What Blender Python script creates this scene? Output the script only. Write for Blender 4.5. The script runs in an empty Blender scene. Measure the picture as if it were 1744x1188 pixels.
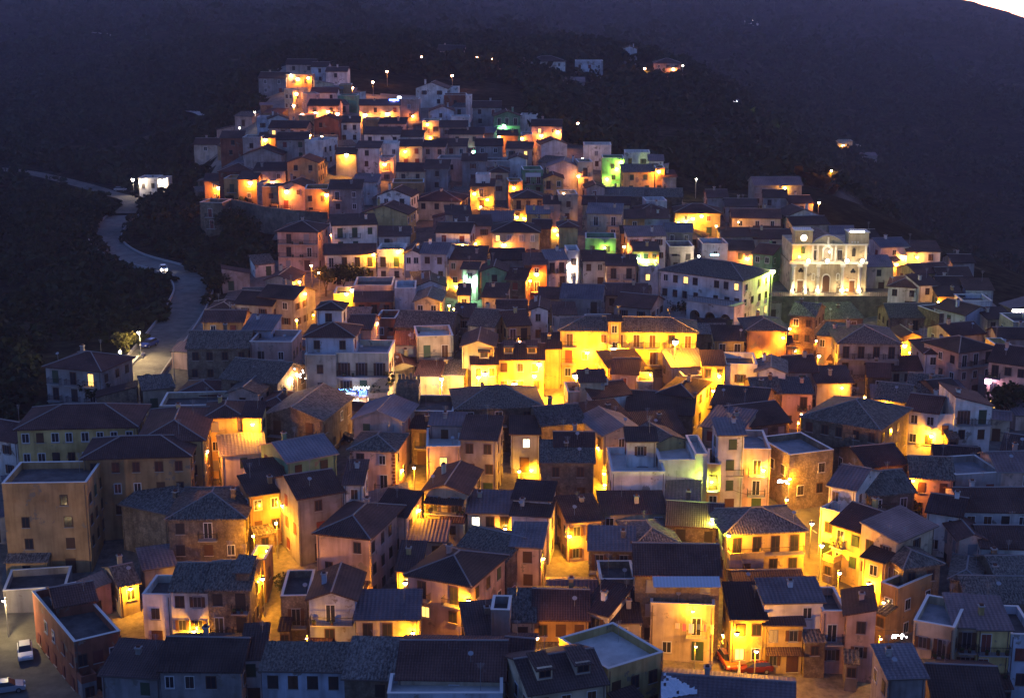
import bpy, math, random
import numpy as np
from mathutils import Vector, Matrix
from mathutils.bvhtree import BVHTree
random.seed(7); RS = np.random.RandomState(11)
S = bpy.context.scene; COL = S.collection
# ---------------------------------------------------------------- camera, sky, exposure
F_PX, PITCH, CAMZ, CX, CY = 2500.0, math.radians(14.0), 85.0, 872.0, 594.0
cd = bpy.data.cameras.new('camera'); cam = bpy.data.objects.new('camera', cd); COL.objects.link(cam)
cam.location = (0, 0, CAMZ); cam.rotation_euler = (math.pi/2-PITCH, 0, 0)
cd.sensor_width = 36; cd.lens = 36*F_PX/1744; cd.clip_start = 1; cd.clip_end = 20000
S.camera = cam
S.render.resolution_x, S.render.resolution_y = 1024, 697
w = bpy.data.worlds.new('World'); S.world = w; w.use_nodes = True
nt = w.node_tree; bg = nt.nodes['Background']
sky = nt.nodes.new('ShaderNodeTexSky'); sky.sky_type = 'NISHITA'; sky.sun_disc = False
sky.sun_elevation = math.radians(7.0); sky.sun_rotation = math.radians(20)
sky.air_density = 1.0; sky.dust_density = 0.8; sky.ozone_density = 5
tint = nt.nodes.new('ShaderNodeMix'); tint.data_type = 'RGBA'; tint.blend_type = 'MULTIPLY'
tint.inputs[0].default_value = 1; tint.inputs[7].default_value = (1.5, 0.95, 1.15, 1)
nt.links.new(sky.outputs[0], tint.inputs[6]); nt.links.new(tint.outputs[2], bg.inputs[0])
SKY_STRENGTH = 0.15
bg.inputs[1].default_value = SKY_STRENGTH
EXPO = 0.86
S.view_settings.view_transform = 'Standard'; S.view_settings.look = 'None'
S.view_settings.exposure = EXPO; S.view_settings.gamma = 1
S.cycles.use_denoising = True
S.cycles.max_bounces = 5; S.cycles.diffuse_bounces = 3; S.cycles.glossy_bounces = 2
S.cycles.volume_bounces = 0; S.cycles.sample_clamp_indirect = 3
HAZE_DENSITY = 0.00011
# ---------------------------------------------------------------- pixels <-> world
SP, CP = math.sin(PITCH), math.cos(PITCH)
def ray(px, py):
    u = (px-CX)/F_PX; v = (CY-py)/F_PX
    return np.array([u, CP+v*SP, -SP+v*CP])
def at(px, py, zc):
    r = ray(px, py)*zc; return np.array([r[0], r[1], r[2]+CAMZ])
CTRL = [ # px, py, depth
 (-500,1250,150),(0,1188,168),(436,1188,166),(872,1188,164),(1308,1188,166),(1744,1188,168),(2300,1250,150),
 (872,1600,95),(-600,1700,95),(2400,1700,95),
 (100,1100,182),(500,1000,190),(900,1000,190),(1300,1050,184),(1650,1050,184),
 (100,950,202),(460,880,208),(900,900,206),(1300,900,206),(1650,900,204),
 (-300,900,205),(60,820,222),(450,760,232),(900,800,223),(1300,800,224),(1650,800,224),(2100,800,220),
 (120,690,255),(300,680,255),(560,680,250),(900,680,251),(1250,680,252),(1480,700,256),(1720,700,254),
 (-200,650,262),(250,620,272),(430,620,272),(640,600,276),(900,612,272),(1180,600,278),(1400,620,292),(1650,620,290),(2050,640,280),
 (320,520,325),(480,530,312),(700,520,312),(950,520,314),(1150,540,308),(1400,585,316),(1330,560,333),(1405,560,333),(1480,556,334),(1650,540,325),
 (50,500,350),(170,420,398),(420,450,352),(600,450,345),(800,440,345),(1050,450,345),(1240,520,316),(1500,497,345),(1620,480,352),
 (60,360,440),(240,340,462),(380,350,420),(560,365,392),(800,370,388),(1000,370,388),(1200,390,384),(1350,400,384),
 (450,290,425),(650,290,425),(850,300,424),(1050,310,424),(1130,310,424),(1320,330,430),
 (0,290,560),(300,300,520),(440,235,470),(640,230,472),(860,240,468),(960,245,464),
 (450,180,520),(620,185,520),(780,190,510),(900,190,500),
 (500,130,580),(650,140,570),(780,160,555),
 (300,200,700),(480,95,680),(640,100,660),(740,110,660),
 # ravine behind the right flank and the knoll
 (1050,240,520),(1200,270,500),(1250,320,480),
 (1000,160,620),(1150,150,640),(860,112,650),(1000,122,680),(1140,122,690),(1300,260,560),(1350,300,480),
 # right valley, opposite hillside
 (1500,400,620),(1700,440,640),(1744,480,600),(2200,450,620),
 (1350,200,900),(1500,280,850),(1744,280,950),(2200,250,950),
 (1200,80,1400),(1450,120,1300),(1744,120,1500),(2200,120,1500),
 (1300,20,2000),(1500,0,2300),(1640,3,2400),(1744,31,2400),(1900,90,2400),(2300,140,2400),
 (1000,40,1700),(1000,-50,2600),(1300,-50,2600),(1420,-34,2500),
 # left
 (0,400,450),(-400,400,480),(-400,250,700),(0,200,800),(200,150,850),(-400,100,1200),(0,100,1150),(400,90,950),
 (0,0,1700),(-400,0,1800),(400,20,1500),(700,50,1300),(0,-70,2400),(500,-60,2500),(-500,-80,2500),(-900,-80,2500),
]
CPTS = np.array([at(*c) for c in CTRL])
_SC = 300.0
def _warp(x, y):   # compress distance so that near and far points weigh alike
    r = np.sqrt(x*x+y*y)+1e-6; k = np.log(r/60.0)/r
    return x*k*3, y*k*3
def _phi(r2): return 0.5*r2*np.log(r2+1e-9)
_wx, _wy = _warp(CPTS[:,0], CPTS[:,1]); _n = len(CPTS)
_A = _phi((_wx[:,None]-_wx)**2+(_wy[:,None]-_wy)**2)+np.eye(_n)*1e-4
_P = np.c_[np.ones(_n), _wx, _wy]
_M = np.zeros((_n+3,_n+3)); _M[:_n,:_n]=_A; _M[:_n,_n:]=_P; _M[_n:,:_n]=_P.T
_W = np.linalg.solve(_M, np.r_[CPTS[:,2], 0,0,0])
def H(x, y):
    x = np.atleast_1d(np.asarray(x,float)); y = np.atleast_1d(np.asarray(y,float))
    shp = x.shape; x=x.ravel(); y=y.ravel(); out = np.empty(len(x))
    for i in range(0, len(x), 20000):
        a, b = _warp(x[i:i+20000], y[i:i+20000])
        out[i:i+20000] = _phi((a[:,None]-_wx)**2+(b[:,None]-_wy)**2)@_W[:_n]+_W[_n]+a*_W[_n+1]+b*_W[_n+2]
    out = np.where(y > 2450, out-(y-2450)*0.08, out)      # falls away beyond the crest
    return out.reshape(shp)
_T = np.exp(np.linspace(math.log(110), math.log(3200), 700))
def march(px, py, h=0.0, zmin=110):
    """first point along the pixel's ray that is h above the ground -> (point, depth)"""
    r = ray(px, py); T = _T[_T >= zmin]
    z = CAMZ+r[2]*T; g = H(r[0]*T, r[1]*T)+h
    k = np.nonzero(z <= g)[0]
    if len(k) == 0: t = 600.0
    elif k[0] == 0: t = T[0]
    else:
        i = k[0]; a = z[i-1]-g[i-1]; b = z[i]-g[i]; t = T[i-1]+(T[i]-T[i-1])*a/(a-b)
    return Vector((r[0]*t, r[1]*t, CAMZ+r[2]*t)), t
def ground(x, y): return float(H(x, y)[0])
# ---------------------------------------------------------------- materials
MAT = {}
def nodes(m):
    m.use_nodes = True; return m.node_tree, m.node_tree.nodes['Principled BSDF']
def mk(name, col, rough=0.8, metal=0, emit=None, es=0, spec=0.3):
    m = bpy.data.materials.new(name); t, b = nodes(m)
    b.inputs['Base Color'].default_value = (*col, 1); b.inputs['Roughness'].default_value = rough
    b.inputs['Metallic'].default_value = metal; b.inputs['Specular IOR Level'].default_value = spec
    if emit: b.inputs['Emission Color'].default_value = (*emit, 1); b.inputs['Emission Strength'].default_value = es
    MAT[name] = m; return m
def N(t, typ, **kw):
    n = t.nodes.new(typ)
    for k, v in kw.items():
        if k.startswith('i'): n.inputs[int(k[1:])].default_value = v
        else: setattr(n, k, v)
    return n
def ramp(t, src, stops):
    r = t.nodes.new('ShaderNodeValToRGB'); cr = r.color_ramp
    while len(cr.elements) < len(stops): cr.elements.new(0.5)
    for e, (p, c) in zip(cr.elements, stops): e.position = p; e.color = (*c, 1) if len(c)==3 else c
    t.links.new(src, r.inputs[0]); return r.outputs[0]
def mul(t, a, b, f=1.0):
    m = N(t, 'ShaderNodeMix', data_type='RGBA', blend_type='MULTIPLY'); m.inputs[0].default_value = f
    t.links.new(a, m.inputs[6]); t.links.new(b, m.inputs[7]); return m.outputs[2]
def plaster(name, col, stain=0.55, stone=False):
    m = bpy.data.materials.new(name); t, b = nodes(m); L = t.links
    tc = N(t, 'ShaderNodeTexCoord'); oi = N(t, 'ShaderNodeObjectInfo')
    add = N(t, 'ShaderNodeVectorMath', operation='ADD'); L.new(tc.outputs['Object'], add.inputs[0]); L.new(oi.outputs['Location'], add.inputs[1])
    n1 = N(t, 'ShaderNodeTexNoise'); n1.inputs['Scale'].default_value = 0.35; n1.inputs['Detail'].default_value = 6; L.new(add.outputs[0], n1.inputs['Vector'])
    mp = N(t, 'ShaderNodeMapping'); mp.inputs['Scale'].default_value = (1.6, 1.6, 0.16); L.new(add.outputs[0], mp.inputs[0])
    n2 = N(t, 'ShaderNodeTexNoise'); n2.inputs['Scale'].default_value = 1.0; n2.inputs['Detail'].default_value = 4; L.new(mp.outputs[0], n2.inputs['Vector'])
    base = N(t, 'ShaderNodeRGB'); base.outputs[0].default_value = (*col, 1)
    c = mul(t, base.outputs[0], ramp(t, n1.outputs['Fac'], [(0.3, (stain,stain*.97,stain*.92)), (0.62, (1,1,1))]))
    c = mul(t, c, ramp(t, n2.outputs['Fac'], [(0.32, (0.66,0.64,0.6)), (0.55, (1,1,1))]), 0.75)
    n4 = N(t, 'ShaderNodeTexNoise'); n4.inputs['Scale'].default_value = 0.55; n4.inputs['Detail'].default_value = 8; n4.inputs['Roughness'].default_value = 0.62; L.new(add.outputs[0], n4.inputs['Vector'])
    pk = ramp(t, n4.outputs['Fac'], [(0.6, (0,0,0)), (0.64, (0.85,0.85,0.85))]); px_ = N(t, 'ShaderNodeMix', data_type='RGBA'); L.new(pk, px_.inputs[0]); L.new(c, px_.inputs[6]); px_.inputs[7].default_value = (0.2,0.17,0.14,1); c = px_.outputs[2]
    tone = ramp(t, oi.outputs['Random'], [(0, (0.72,0.72,0.76)), (0.5, (0.92,0.9,0.9)), (1, (1.08,1.05,1.0))])
    c = mul(t, c, tone)
    bsrc = n1.outputs['Fac']; bd = 0.1
    if stone:
        v = N(t, 'ShaderNodeTexVoronoi', feature='F1'); v.inputs['Scale'].default_value = 3.6; L.new(add.outputs[0], v.inputs['Vector'])
        c = mul(t, c, ramp(t, v.outputs['Distance'], [(0.1, (1.08,1.06,1.02)), (0.6, (0.74,0.72,0.7))]))
        n3 = N(t, 'ShaderNodeTexNoise'); n3.inputs['Scale'].default_value = 1.3; L.new(add.outputs[0], n3.inputs['Vector'])
        c = mul(t, c, ramp(t, n3.outputs['Fac'], [(0.35, (0.7,0.68,0.66)), (0.65, (1.1,1.06,1.0))])); bsrc = v.outputs['Distance']; bd = 0.5
    L.new(c, b.inputs['Base Color']); b.inputs['Roughness'].default_value = 0.92; b.inputs['Specular IOR Level'].default_value = 0.15
    bp = N(t, 'ShaderNodeBump'); bp.inputs['Strength'].default_value = bd; bp.inputs['Distance'].default_value = 0.1; L.new(bsrc, bp.inputs['Height']); L.new(bp.outputs[0], b.inputs['Normal'])
    MAT[name] = m; return m
def rooftile(name, col, fleck, amount, period=0.32, rough=0.9, spec=0.1, wlo=0.62):
    m = bpy.data.materials.new(name); t, b = nodes(m); L = t.links
    uv = N(t, 'ShaderNodeUVMap'); oi = N(t, 'ShaderNodeObjectInfo')
    sc = N(t, 'ShaderNodeVectorMath', operation='ADD'); L.new(uv.outputs[0], sc.inputs[0]); L.new(oi.outputs['Location'], sc.inputs[1])
    sep = N(t, 'ShaderNodeSeparateXYZ'); L.new(uv.outputs[0], sep.inputs[0])
    def saw(sock, per):
        a = N(t, 'ShaderNodeMath', operation='MULTIPLY'); a.inputs[1].default_value = 2*math.pi/per; L.new(sock, a.inputs[0])
        s = N(t, 'ShaderNodeMath', operation='SINE'); L.new(a.outputs[0], s.inputs[0]); return s.outputs[0]
    wave = saw(sep.outputs[0], period); rows = saw(sep.outputs[1], 0.42)
    mp = N(t, 'ShaderNodeMapping'); mp.inputs['Scale'].default_value = (5.0, 2.2, 1); L.new(sc.outputs[0], mp.inputs[0])
    n1 = N(t, 'ShaderNodeTexNoise'); n1.inputs['Scale'].default_value = 1.0; n1.inputs['Detail'].default_value = 3; n1.inputs['Roughness'].default_value = 0.7; L.new(mp.outputs[0], n1.inputs['Vector'])
    n2 = N(t, 'ShaderNodeTexNoise'); n2.inputs['Scale'].default_value = 0.28; n2.inputs['Detail'].default_value = 4; L.new(sc.outputs[0], n2.inputs['Vector'])
    base = N(t, 'ShaderNodeRGB'); base.outputs[0].default_value = (*col, 1)
    c = mul(t, base.outputs[0], ramp(t, n2.outputs['Fac'], [(0.3, (0.6,0.6,0.62)), (0.7, (1.25,1.2,1.15))]))
    wr = N(t, 'ShaderNodeMapRange'); wr.inputs[1].default_value=-1; wr.inputs[3].default_value=wlo; wr.inputs[4].default_value=1.1; L.new(wave, wr.inputs[0])
    c = mul(t, c, wr.outputs[0])
    rr = N(t, 'ShaderNodeMapRange'); rr.inputs[1].default_value=-1; rr.inputs[3].default_value=0.82; rr.inputs[4].default_value=1.06; L.new(rows, rr.inputs[0])
    c = mul(t, c, rr.outputs[0])
    if amount > 0:
        fk = ramp(t, n1.outputs['Fac'], [(0.62-amount*0.2, (0,0,0)), (0.72-amount*0.1, (1,1,1))])
        mx = N(t, 'ShaderNodeMix', data_type='RGBA'); L.new(fk, mx.inputs[0]); L.new(c, mx.inputs[6]); mx.inputs[7].default_value = (*fleck, 1); c = mx.outputs[2]
    c = mul(t, c, ramp(t, oi.outputs['Random'], [(0, (0.6,0.62,0.7)), (0.4, (0.95,0.9,0.9)), (0.75, (1.15,1.0,0.95)), (1, (1.3,1.25,1.3))]))
    L.new(c, b.inputs['Base Color']); b.inputs['Roughness'].default_value = rough; b.inputs['Specular IOR Level'].default_value = spec
    bp = N(t, 'ShaderNodeBump'); bp.inputs['Strength'].default_value = 0.6; bp.inputs['Distance'].default_value = 0.05; L.new(wave, bp.inputs['Height']); L.new(bp.outputs[0], b.inputs['Normal'])
    MAT[name] = m; return m
def noisy(name, c1, c2, scale=1.0, rough=0.9, detail=6, bump=0.2, spec=0.2, coord='Object', vor=0):
    m = bpy.data.materials.new(name); t, b = nodes(m); L = t.links
    tc = N(t, 'ShaderNodeTexCoord'); n1 = N(t, 'ShaderNodeTexNoise'); n1.inputs['Scale'].default_value = scale; n1.inputs['Detail'].default_value = detail
    n1.inputs['Roughness'].default_value = 0.65
    L.new(tc.outputs[coord], n1.inputs['Vector'])
    c = ramp(t, n1.outputs['Fac'], [(0.34, c1), (0.66, c2)])
    n2 = N(t, 'ShaderNodeTexNoise'); n2.inputs['Scale'].default_value = scale*0.11; n2.inputs['Detail'].default_value = 3; L.new(tc.outputs[coord], n2.inputs['Vector'])
    c = mul(t, c, ramp(t, n2.outputs['Fac'], [(0.35, (0.6,0.62,0.6)), (0.65, (1.2,1.15,1.1))]))
    L.new(c, b.inputs['Base Color']); b.inputs['Roughness'].default_value = rough; b.inputs['Specular IOR Level'].default_value = spec
    bp = N(t, 'ShaderNodeBump'); bp.inputs['Strength'].default_value = bump; L.new(n1.outputs['Fac'], bp.inputs['Height']); L.new(bp.outputs[0], b.inputs['Normal'])
    MAT[name] = m; return m
WALLS = {'w':('white',(0.74,0.72,0.71)), 'c':('cream',(0.58,0.49,0.36)), 'y':('yellow',(0.62,0.47,0.2)), 'p':('pink',(0.56,0.4,0.35)),
 'g':('grey',(0.34,0.32,0.32)), 's':('stone',(0.27,0.23,0.19)), 'o':('ochre',(0.47,0.29,0.14)), 'n':('green',(0.2,0.36,0.22)),
 'b':('pale blue',(0.5,0.54,0.64)), 'k':('brick red',(0.3,0.11,0.07))}
for k, (nm, c) in WALLS.items(): plaster('wall_'+k, c, stone=(k == 's'))
ROOFS = {'g':'grey tile','k':'red tile','t':'old grey tile', 'r':'red-brown tile', 'm':'sheet metal', 'b':'dark brown', 'z':'blue-grey'}
rooftile('roof_t', (0.088,0.078,0.07), (0.19,0.175,0.15), 1.0, 0.36)
rooftile('roof_r', (0.115,0.066,0.058), (0.14,0.1,0.095), 0.25, 0.3)
rooftile('roof_m', (0.19,0.14,0.145), (0.23,0.19,0.19), 0.25, 0.5, rough=0.75, spec=0.2, wlo=0.85)
rooftile('roof_b', (0.08,0.057,0.053), (0.09,0.07,0.06), 0.3, 0.3)
rooftile('roof_z', (0.15,0.145,0.165), (0.22,0.21,0.22), 0.25, 0.5, rough=0.75, spec=0.2, wlo=0.85)
noisy('deck_light', (0.5,0.47,0.45), (0.72,0.69,0.66), 0.45, 0.85, bump=.05)
noisy('deck_grey', (0.2,0.2,0.22), (0.34,0.33,0.35), 0.6, 0.8)
noisy('deck_dark', (0.06,0.055,0.055), (0.13,0.12,0.12), 0.7, 0.85)
rooftile('roof_g', (0.1,0.095,0.1), (0.2,0.2,0.2), 0.4, 0.36)
rooftile('roof_k', (0.09,0.042,0.035), (0.16,0.08,0.06), 0.3, 0.3)
mk('ridge', (0.22,0.2,0.2)); mk('trim', (0.6,0.57,0.53), 0.7); mk('glass', (0.02,0.022,0.03), 0.12, 0, spec=0.6)
for n_, c_ in (('brown',(0.075,0.035,0.02)),('green',(0.03,0.06,0.035)),('grey',(0.2,0.2,0.22)),('white',(0.5,0.5,0.52)),('red',(0.16,0.04,0.03)),('dark',(0.03,0.025,0.025))): mk('shutter_'+n_, c_, 0.7)
mk('lit_window', (0.8,0.6,0.3), 0.5, emit=(1.0,0.55,0.12), es=1.3); mk('lit_white', (0.8,0.8,0.7), 0.5, emit=(1.0,0.86,0.55), es=1.8)
mk('iron', (0.03,0.03,0.035), 0.5, 0.6); mk('pipe', (0.12,0.09,0.08), 0.5, 0.3); mk('pole', (0.25,0.25,0.26), 0.5, 0.5); mk('concrete', (0.3,0.28,0.27))
mk('dish', (0.3,0.3,0.32), 0.6); mk('awning', (0.55,0.55,0.62), 0.6); mk('brick_dark', (0.09,0.035,0.025))
LAMPCOL = {'o':(1.0,0.29,0.012),'y':(1.0,0.39,0.006),'w':(1.0,0.8,0.55),'g':(0.45,1.0,0.3),'c':(0.4,1.0,0.5),'l':(0.7,0.95,0.1),'m':(1.0,0.72,0.32)}
for k, c in LAMPCOL.items(): mk('bulb_'+k, (0.8,0.8,0.8), 0.4, emit=tuple(min(1,x*0.75+0.25) for x in c), es=30)
# ---------------------------------------------------------------- mesh helpers
class MB:
    def __init__(s): s.v=[]; s.f=[]; s.m=[]; s.uv=[]; s.mats=[]
    def mi(s, mat):
        if mat not in s.mats: s.mats.append(mat)
        return s.mats.index(mat)
    def poly(s, pts, mat, uv=None):
        i = len(s.v); s.v += [tuple(p) for p in pts]; s.f.append(tuple(range(i, i+len(pts)))); s.m.append(s.mi(mat))
        s.uv += (uv if uv else [(p[0]+p[1], p[2]) for p in pts])
    def box(s, x0,x1,y0,y1,z0,z1, mat, skip=''):
        c = [(x0,y0,z0),(x1,y0,z0),(x1,y1,z0),(x0,y1,z0),(x0,y0,z1),(x1,y0,z1),(x1,y1,z1),(x0,y1,z1)]
        for key, f in (('f',(0,1,5,4)),('r',(1,2,6,5)),('k',(2,3,7,6)),('l',(3,0,4,7)),('t',(4,5,6,7)),('b',(3,2,1,0))):
            if key not in skip: s.poly([c[i] for i in f], mat)
    def prism(s, top, th, mat, edge=None, uv=None):
        bot = [(p[0],p[1],p[2]-th) for p in top]; e = edge or mat
        s.poly(top, mat, uv); s.poly(bot[::-1], e)
        n = len(top)
        for i in range(n):
            j = (i+1)%n; s.poly([top[i], bot[i], bot[j], top[j]], e)
    def tube(s, a, b, r, mat, n=8, r2=None, cap=True):
        a=Vector(a); b=Vector(b); d=(b-a).normalized(); r2 = r if r2 is None else r2
        q = d.orthogonal().normalized(); p = d.cross(q)
        A=[a+(q*math.cos(2*math.pi*i/n)+p*math.sin(2*math.pi*i/n))*r for i in range(n)]
        B=[b+(q*math.cos(2*math.pi*i/n)+p*math.sin(2*math.pi*i/n))*r2 for i in range(n)]
        for i in range(n): j=(i+1)%n; s.poly([A[i],A[j],B[j],B[i]], mat)
        if cap: s.poly(B, mat); s.poly(A[::-1], mat)
    def ball(s, c, r, mat, n=10, k=6, sz=1.0):
        c=Vector(c)
        P=[[c+Vector((r*math.sin(math.pi*j/k)*math.cos(2*math.pi*i/n), r*math.sin(math.pi*j/k)*math.sin(2*math.pi*i/n), r*sz*math.cos(math.pi*j/k))) for i in range(n)] for j in range(k+1)]
        for j in range(k):
            for i in range(n):
                i2=(i+1)%n
                q=[P[j][i],P[j+1][i],P[j+1][i2],P[j][i2]]
                if j==0: q=[P[0][0],P[1][i],P[1][i2]]
                if j==k-1: q=[P[j][i],P[k][0],P[j][i2]]
                s.poly(q, mat)
    def mesh(s, name):
        me = bpy.data.meshes.new(name); me.from_pydata(s.v, [], s.f)
        for m in s.mats: me.materials.append(MAT[m])
        me.polygons.foreach_set('material_index', s.m)
        uv = me.uv_layers.new(name='UVMap'); uv.data.foreach_set('uv', [c for p in s.uv for c in p])
        me.update(); return me
    def build(s, name, parent=None, **kw): return obj(name, s.mesh(name), parent, **kw)
def obj(name, data, parent=None, loc=None, rz=None):
    o = bpy.data.objects.new(name, data); COL.objects.link(o)
    if parent: o.parent = parent
    if loc is not None: o.location = loc
    if rz is not None: o.rotation_euler = (0,0,rz)
    return o
def tag(o, label=None, cat=None, group=None, kind=None):
    if label: o['label'] = label
    if cat: o['category'] = cat
    if group: o['group'] = group
    if kind: o['kind'] = kind
    return o
BV, BF = [], []
def collide(mb, M):
    i = len(BV); BV.extend([M @ Vector(p) for p in mb.v]); BF.extend([tuple(i+k for k in f) for f in mb.f])
# ---------------------------------------------------------------- windows, balconies
WT = {}
def win_mesh(kind, w=1.0, h=1.35):
    key = (kind, w, h)
    if key in WT: return WT[key]
    b = MB()
    if kind.startswith('shut_'):
        tr = kind.endswith('_t'); m = 'shutter_'+kind[5:].replace('_t','')
        b.box(-w/2-0.09, w/2+0.09, -0.04, 0.0, -h/2-0.09, h/2+0.09, 'trim' if tr else m, 'k')
        for sx in (-1, 1): b.box(min(0.02*sx, w/2*sx), max(0.02*sx, w/2*sx), -0.08, -0.04, -h/2, h/2, m, 'k')
    elif kind in ('open', 'openlit'):
        g = 'glass' if kind == 'open' else 'lit_window'
        b.box(-w/2-0.1, w/2+0.1, -0.05, 0.0, -h/2-0.1, h/2+0.1, 'shutter_grey', 'k')
        for sx in (-1, 1): b.box(min(0.03*sx, (w/2-.05)*sx), max(0.03*sx, (w/2-.05)*sx), -0.062, -0.05, -h/2+.05, h/2-.05, g, 'k')
        for sx in (-1, 1): b.box(min(w/2*sx+.02*sx, w*0.93*sx), max(w/2*sx+.02*sx, w*0.93*sx), -0.1, -0.055, -h/2, h/2, 'shutter_brown', 'k')
    else:
        g = {'glass':'glass','glassw':'glass','lit':'lit_window','litw':'lit_white'}[kind]
        fr = {'glass':'shutter_brown','glassw':'shutter_white'}.get(kind,'shutter_grey')
        b.box(-w/2-0.08, w/2+0.08, -0.05, 0.0, -h/2-0.08, h/2+0.08, fr, 'k')
        for sx in (-1, 1): b.box(min(0.035*sx, (w/2-.03)*sx), max(0.035*sx, (w/2-.03)*sx), -0.062, -0.05, -h/2+.04, h/2-.04, g, 'k')
    b.box(-w/2-0.14, w/2+0.14, -0.14, 0.0, -h/2-0.17, -h/2-0.095, 'concrete', 'k')
    WT[key] = b.mesh('window'); return WT[key]
def balcony_mesh(w):
    w = max(1.6, round(w*2)/2); key = ('bal', w)
    if key in WT: return WT[key]
    b = MB(); b.box(-w/2, w/2, -1.0, 0.0, -0.14, 0.0, 'concrete', 'k')
    for x in (-w/2+.03, w/2-.03): b.box(x-.02, x+.02, -.97, 0, 0.95, 1.0, 'iron'); 
    b.box(-w/2, w/2, -.99, -.94, 0.95, 1.0, 'iron')
    n = int(w/0.16)
    for i in range(n+1):
        x = -w/2+.03+(w-.06)*i/n; b.box(x-.012, x+.012, -.975, -.955, 0, .95, 'iron', 'tb')
    for k in range(1, 6):
        for x in (-w/2+.03, w/2-.03): b.box(x-.012, x+.012, -k*0.16-.01, -k*.16+.01, 0, .95, 'iron', 'tb')
    if random.random() < .5:
        for k in range(3):
            x = random.uniform(-w/2+.2, w/2-.2); b.box(x-.15, x+.15, -.9, -.6, 0, .28, 'brick_dark'); b.ball((x,-.75,.42), .24, 'leaf', 6, 4)
    WT[key] = b.mesh('balcony'); return WT[key]
mk('leaf', (0.035,0.055,0.02), 0.8)
SHUT = ['brown','brown','green','grey','red','dark','dark']
def face_windows(root, W, h, org, ang, cols, rng, style, bal, lit, topoff, far, door=True):
    """windows on a facade: org = centre at ground of that facade, ang its rotation about z"""
    nfl = max(1, int(round(h/3.05))); cols = max(1, min(cols, int(W/1.7) or 1)); sp = W/cols
    ca, sa = math.cos(ang), math.sin(ang)
    def put(name, me, x, z, y=-0.005):
        o = obj(name, me, root, (org[0]+x*ca-y*sa, org[1]+x*sa+y*ca, z), ang); return o
    for k in range(nfl):
        zc = h-topoff-1.45-3.05*k
        if zc < 0.9: break
        ground_fl = zc < 2.3
        isb = bal and not ground_fl and (k == 0 or rng.random() < .75)
        bw = [i for i in range(cols) if rng.random() < (0.75 if isb else 0)]
        if isb and bal == 2: bw = list(range(cols)) if k < 3 else []
        for i in range(cols):
            x = -W/2+sp*(i+.5)+rng.uniform(-.12,.12)*sp*0.6
            if rng.random() < .1 and cols > 1: continue
            r = rng.random()
            if r < lit: kind = 'lit' if rng.random() < .8 else 'litw'
            else: kind = style if rng.random() < .72 else rng.choice(['glass','glassw','shut_'+rng.choice(SHUT)])
            if ground_fl and door and i == (cols//2) and not far:
                put('door', win_mesh('shut_'+rng.choice(['brown','green','dark','brown']), 1.2, 2.2), x, max(1.1, zc-.35)); continue
            if i in bw:
                put('french_door', win_mesh(kind, 1.05, 2.15), x, zc-.3)
                if bal != 2: put('balcony', balcony_mesh(min(sp*.86, 2.6)), x, zc-1.4)
            else:
                ww = rng.choice([0.9, 1.0]); put('window', win_mesh(kind, ww, 1.35), x, zc)
        if bw and bal == 2: put('balcony', balcony_mesh(W*.96), 0, zc-1.4)
def slope_uv(pts, a, b):
    """uv in metres: a = eave direction, b = downslope direction"""
    a=Vector(a).normalized(); b=Vector(b).normalized(); return [(Vector(p).dot(a), Vector(p).dot(b)) for p in pts]
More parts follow.
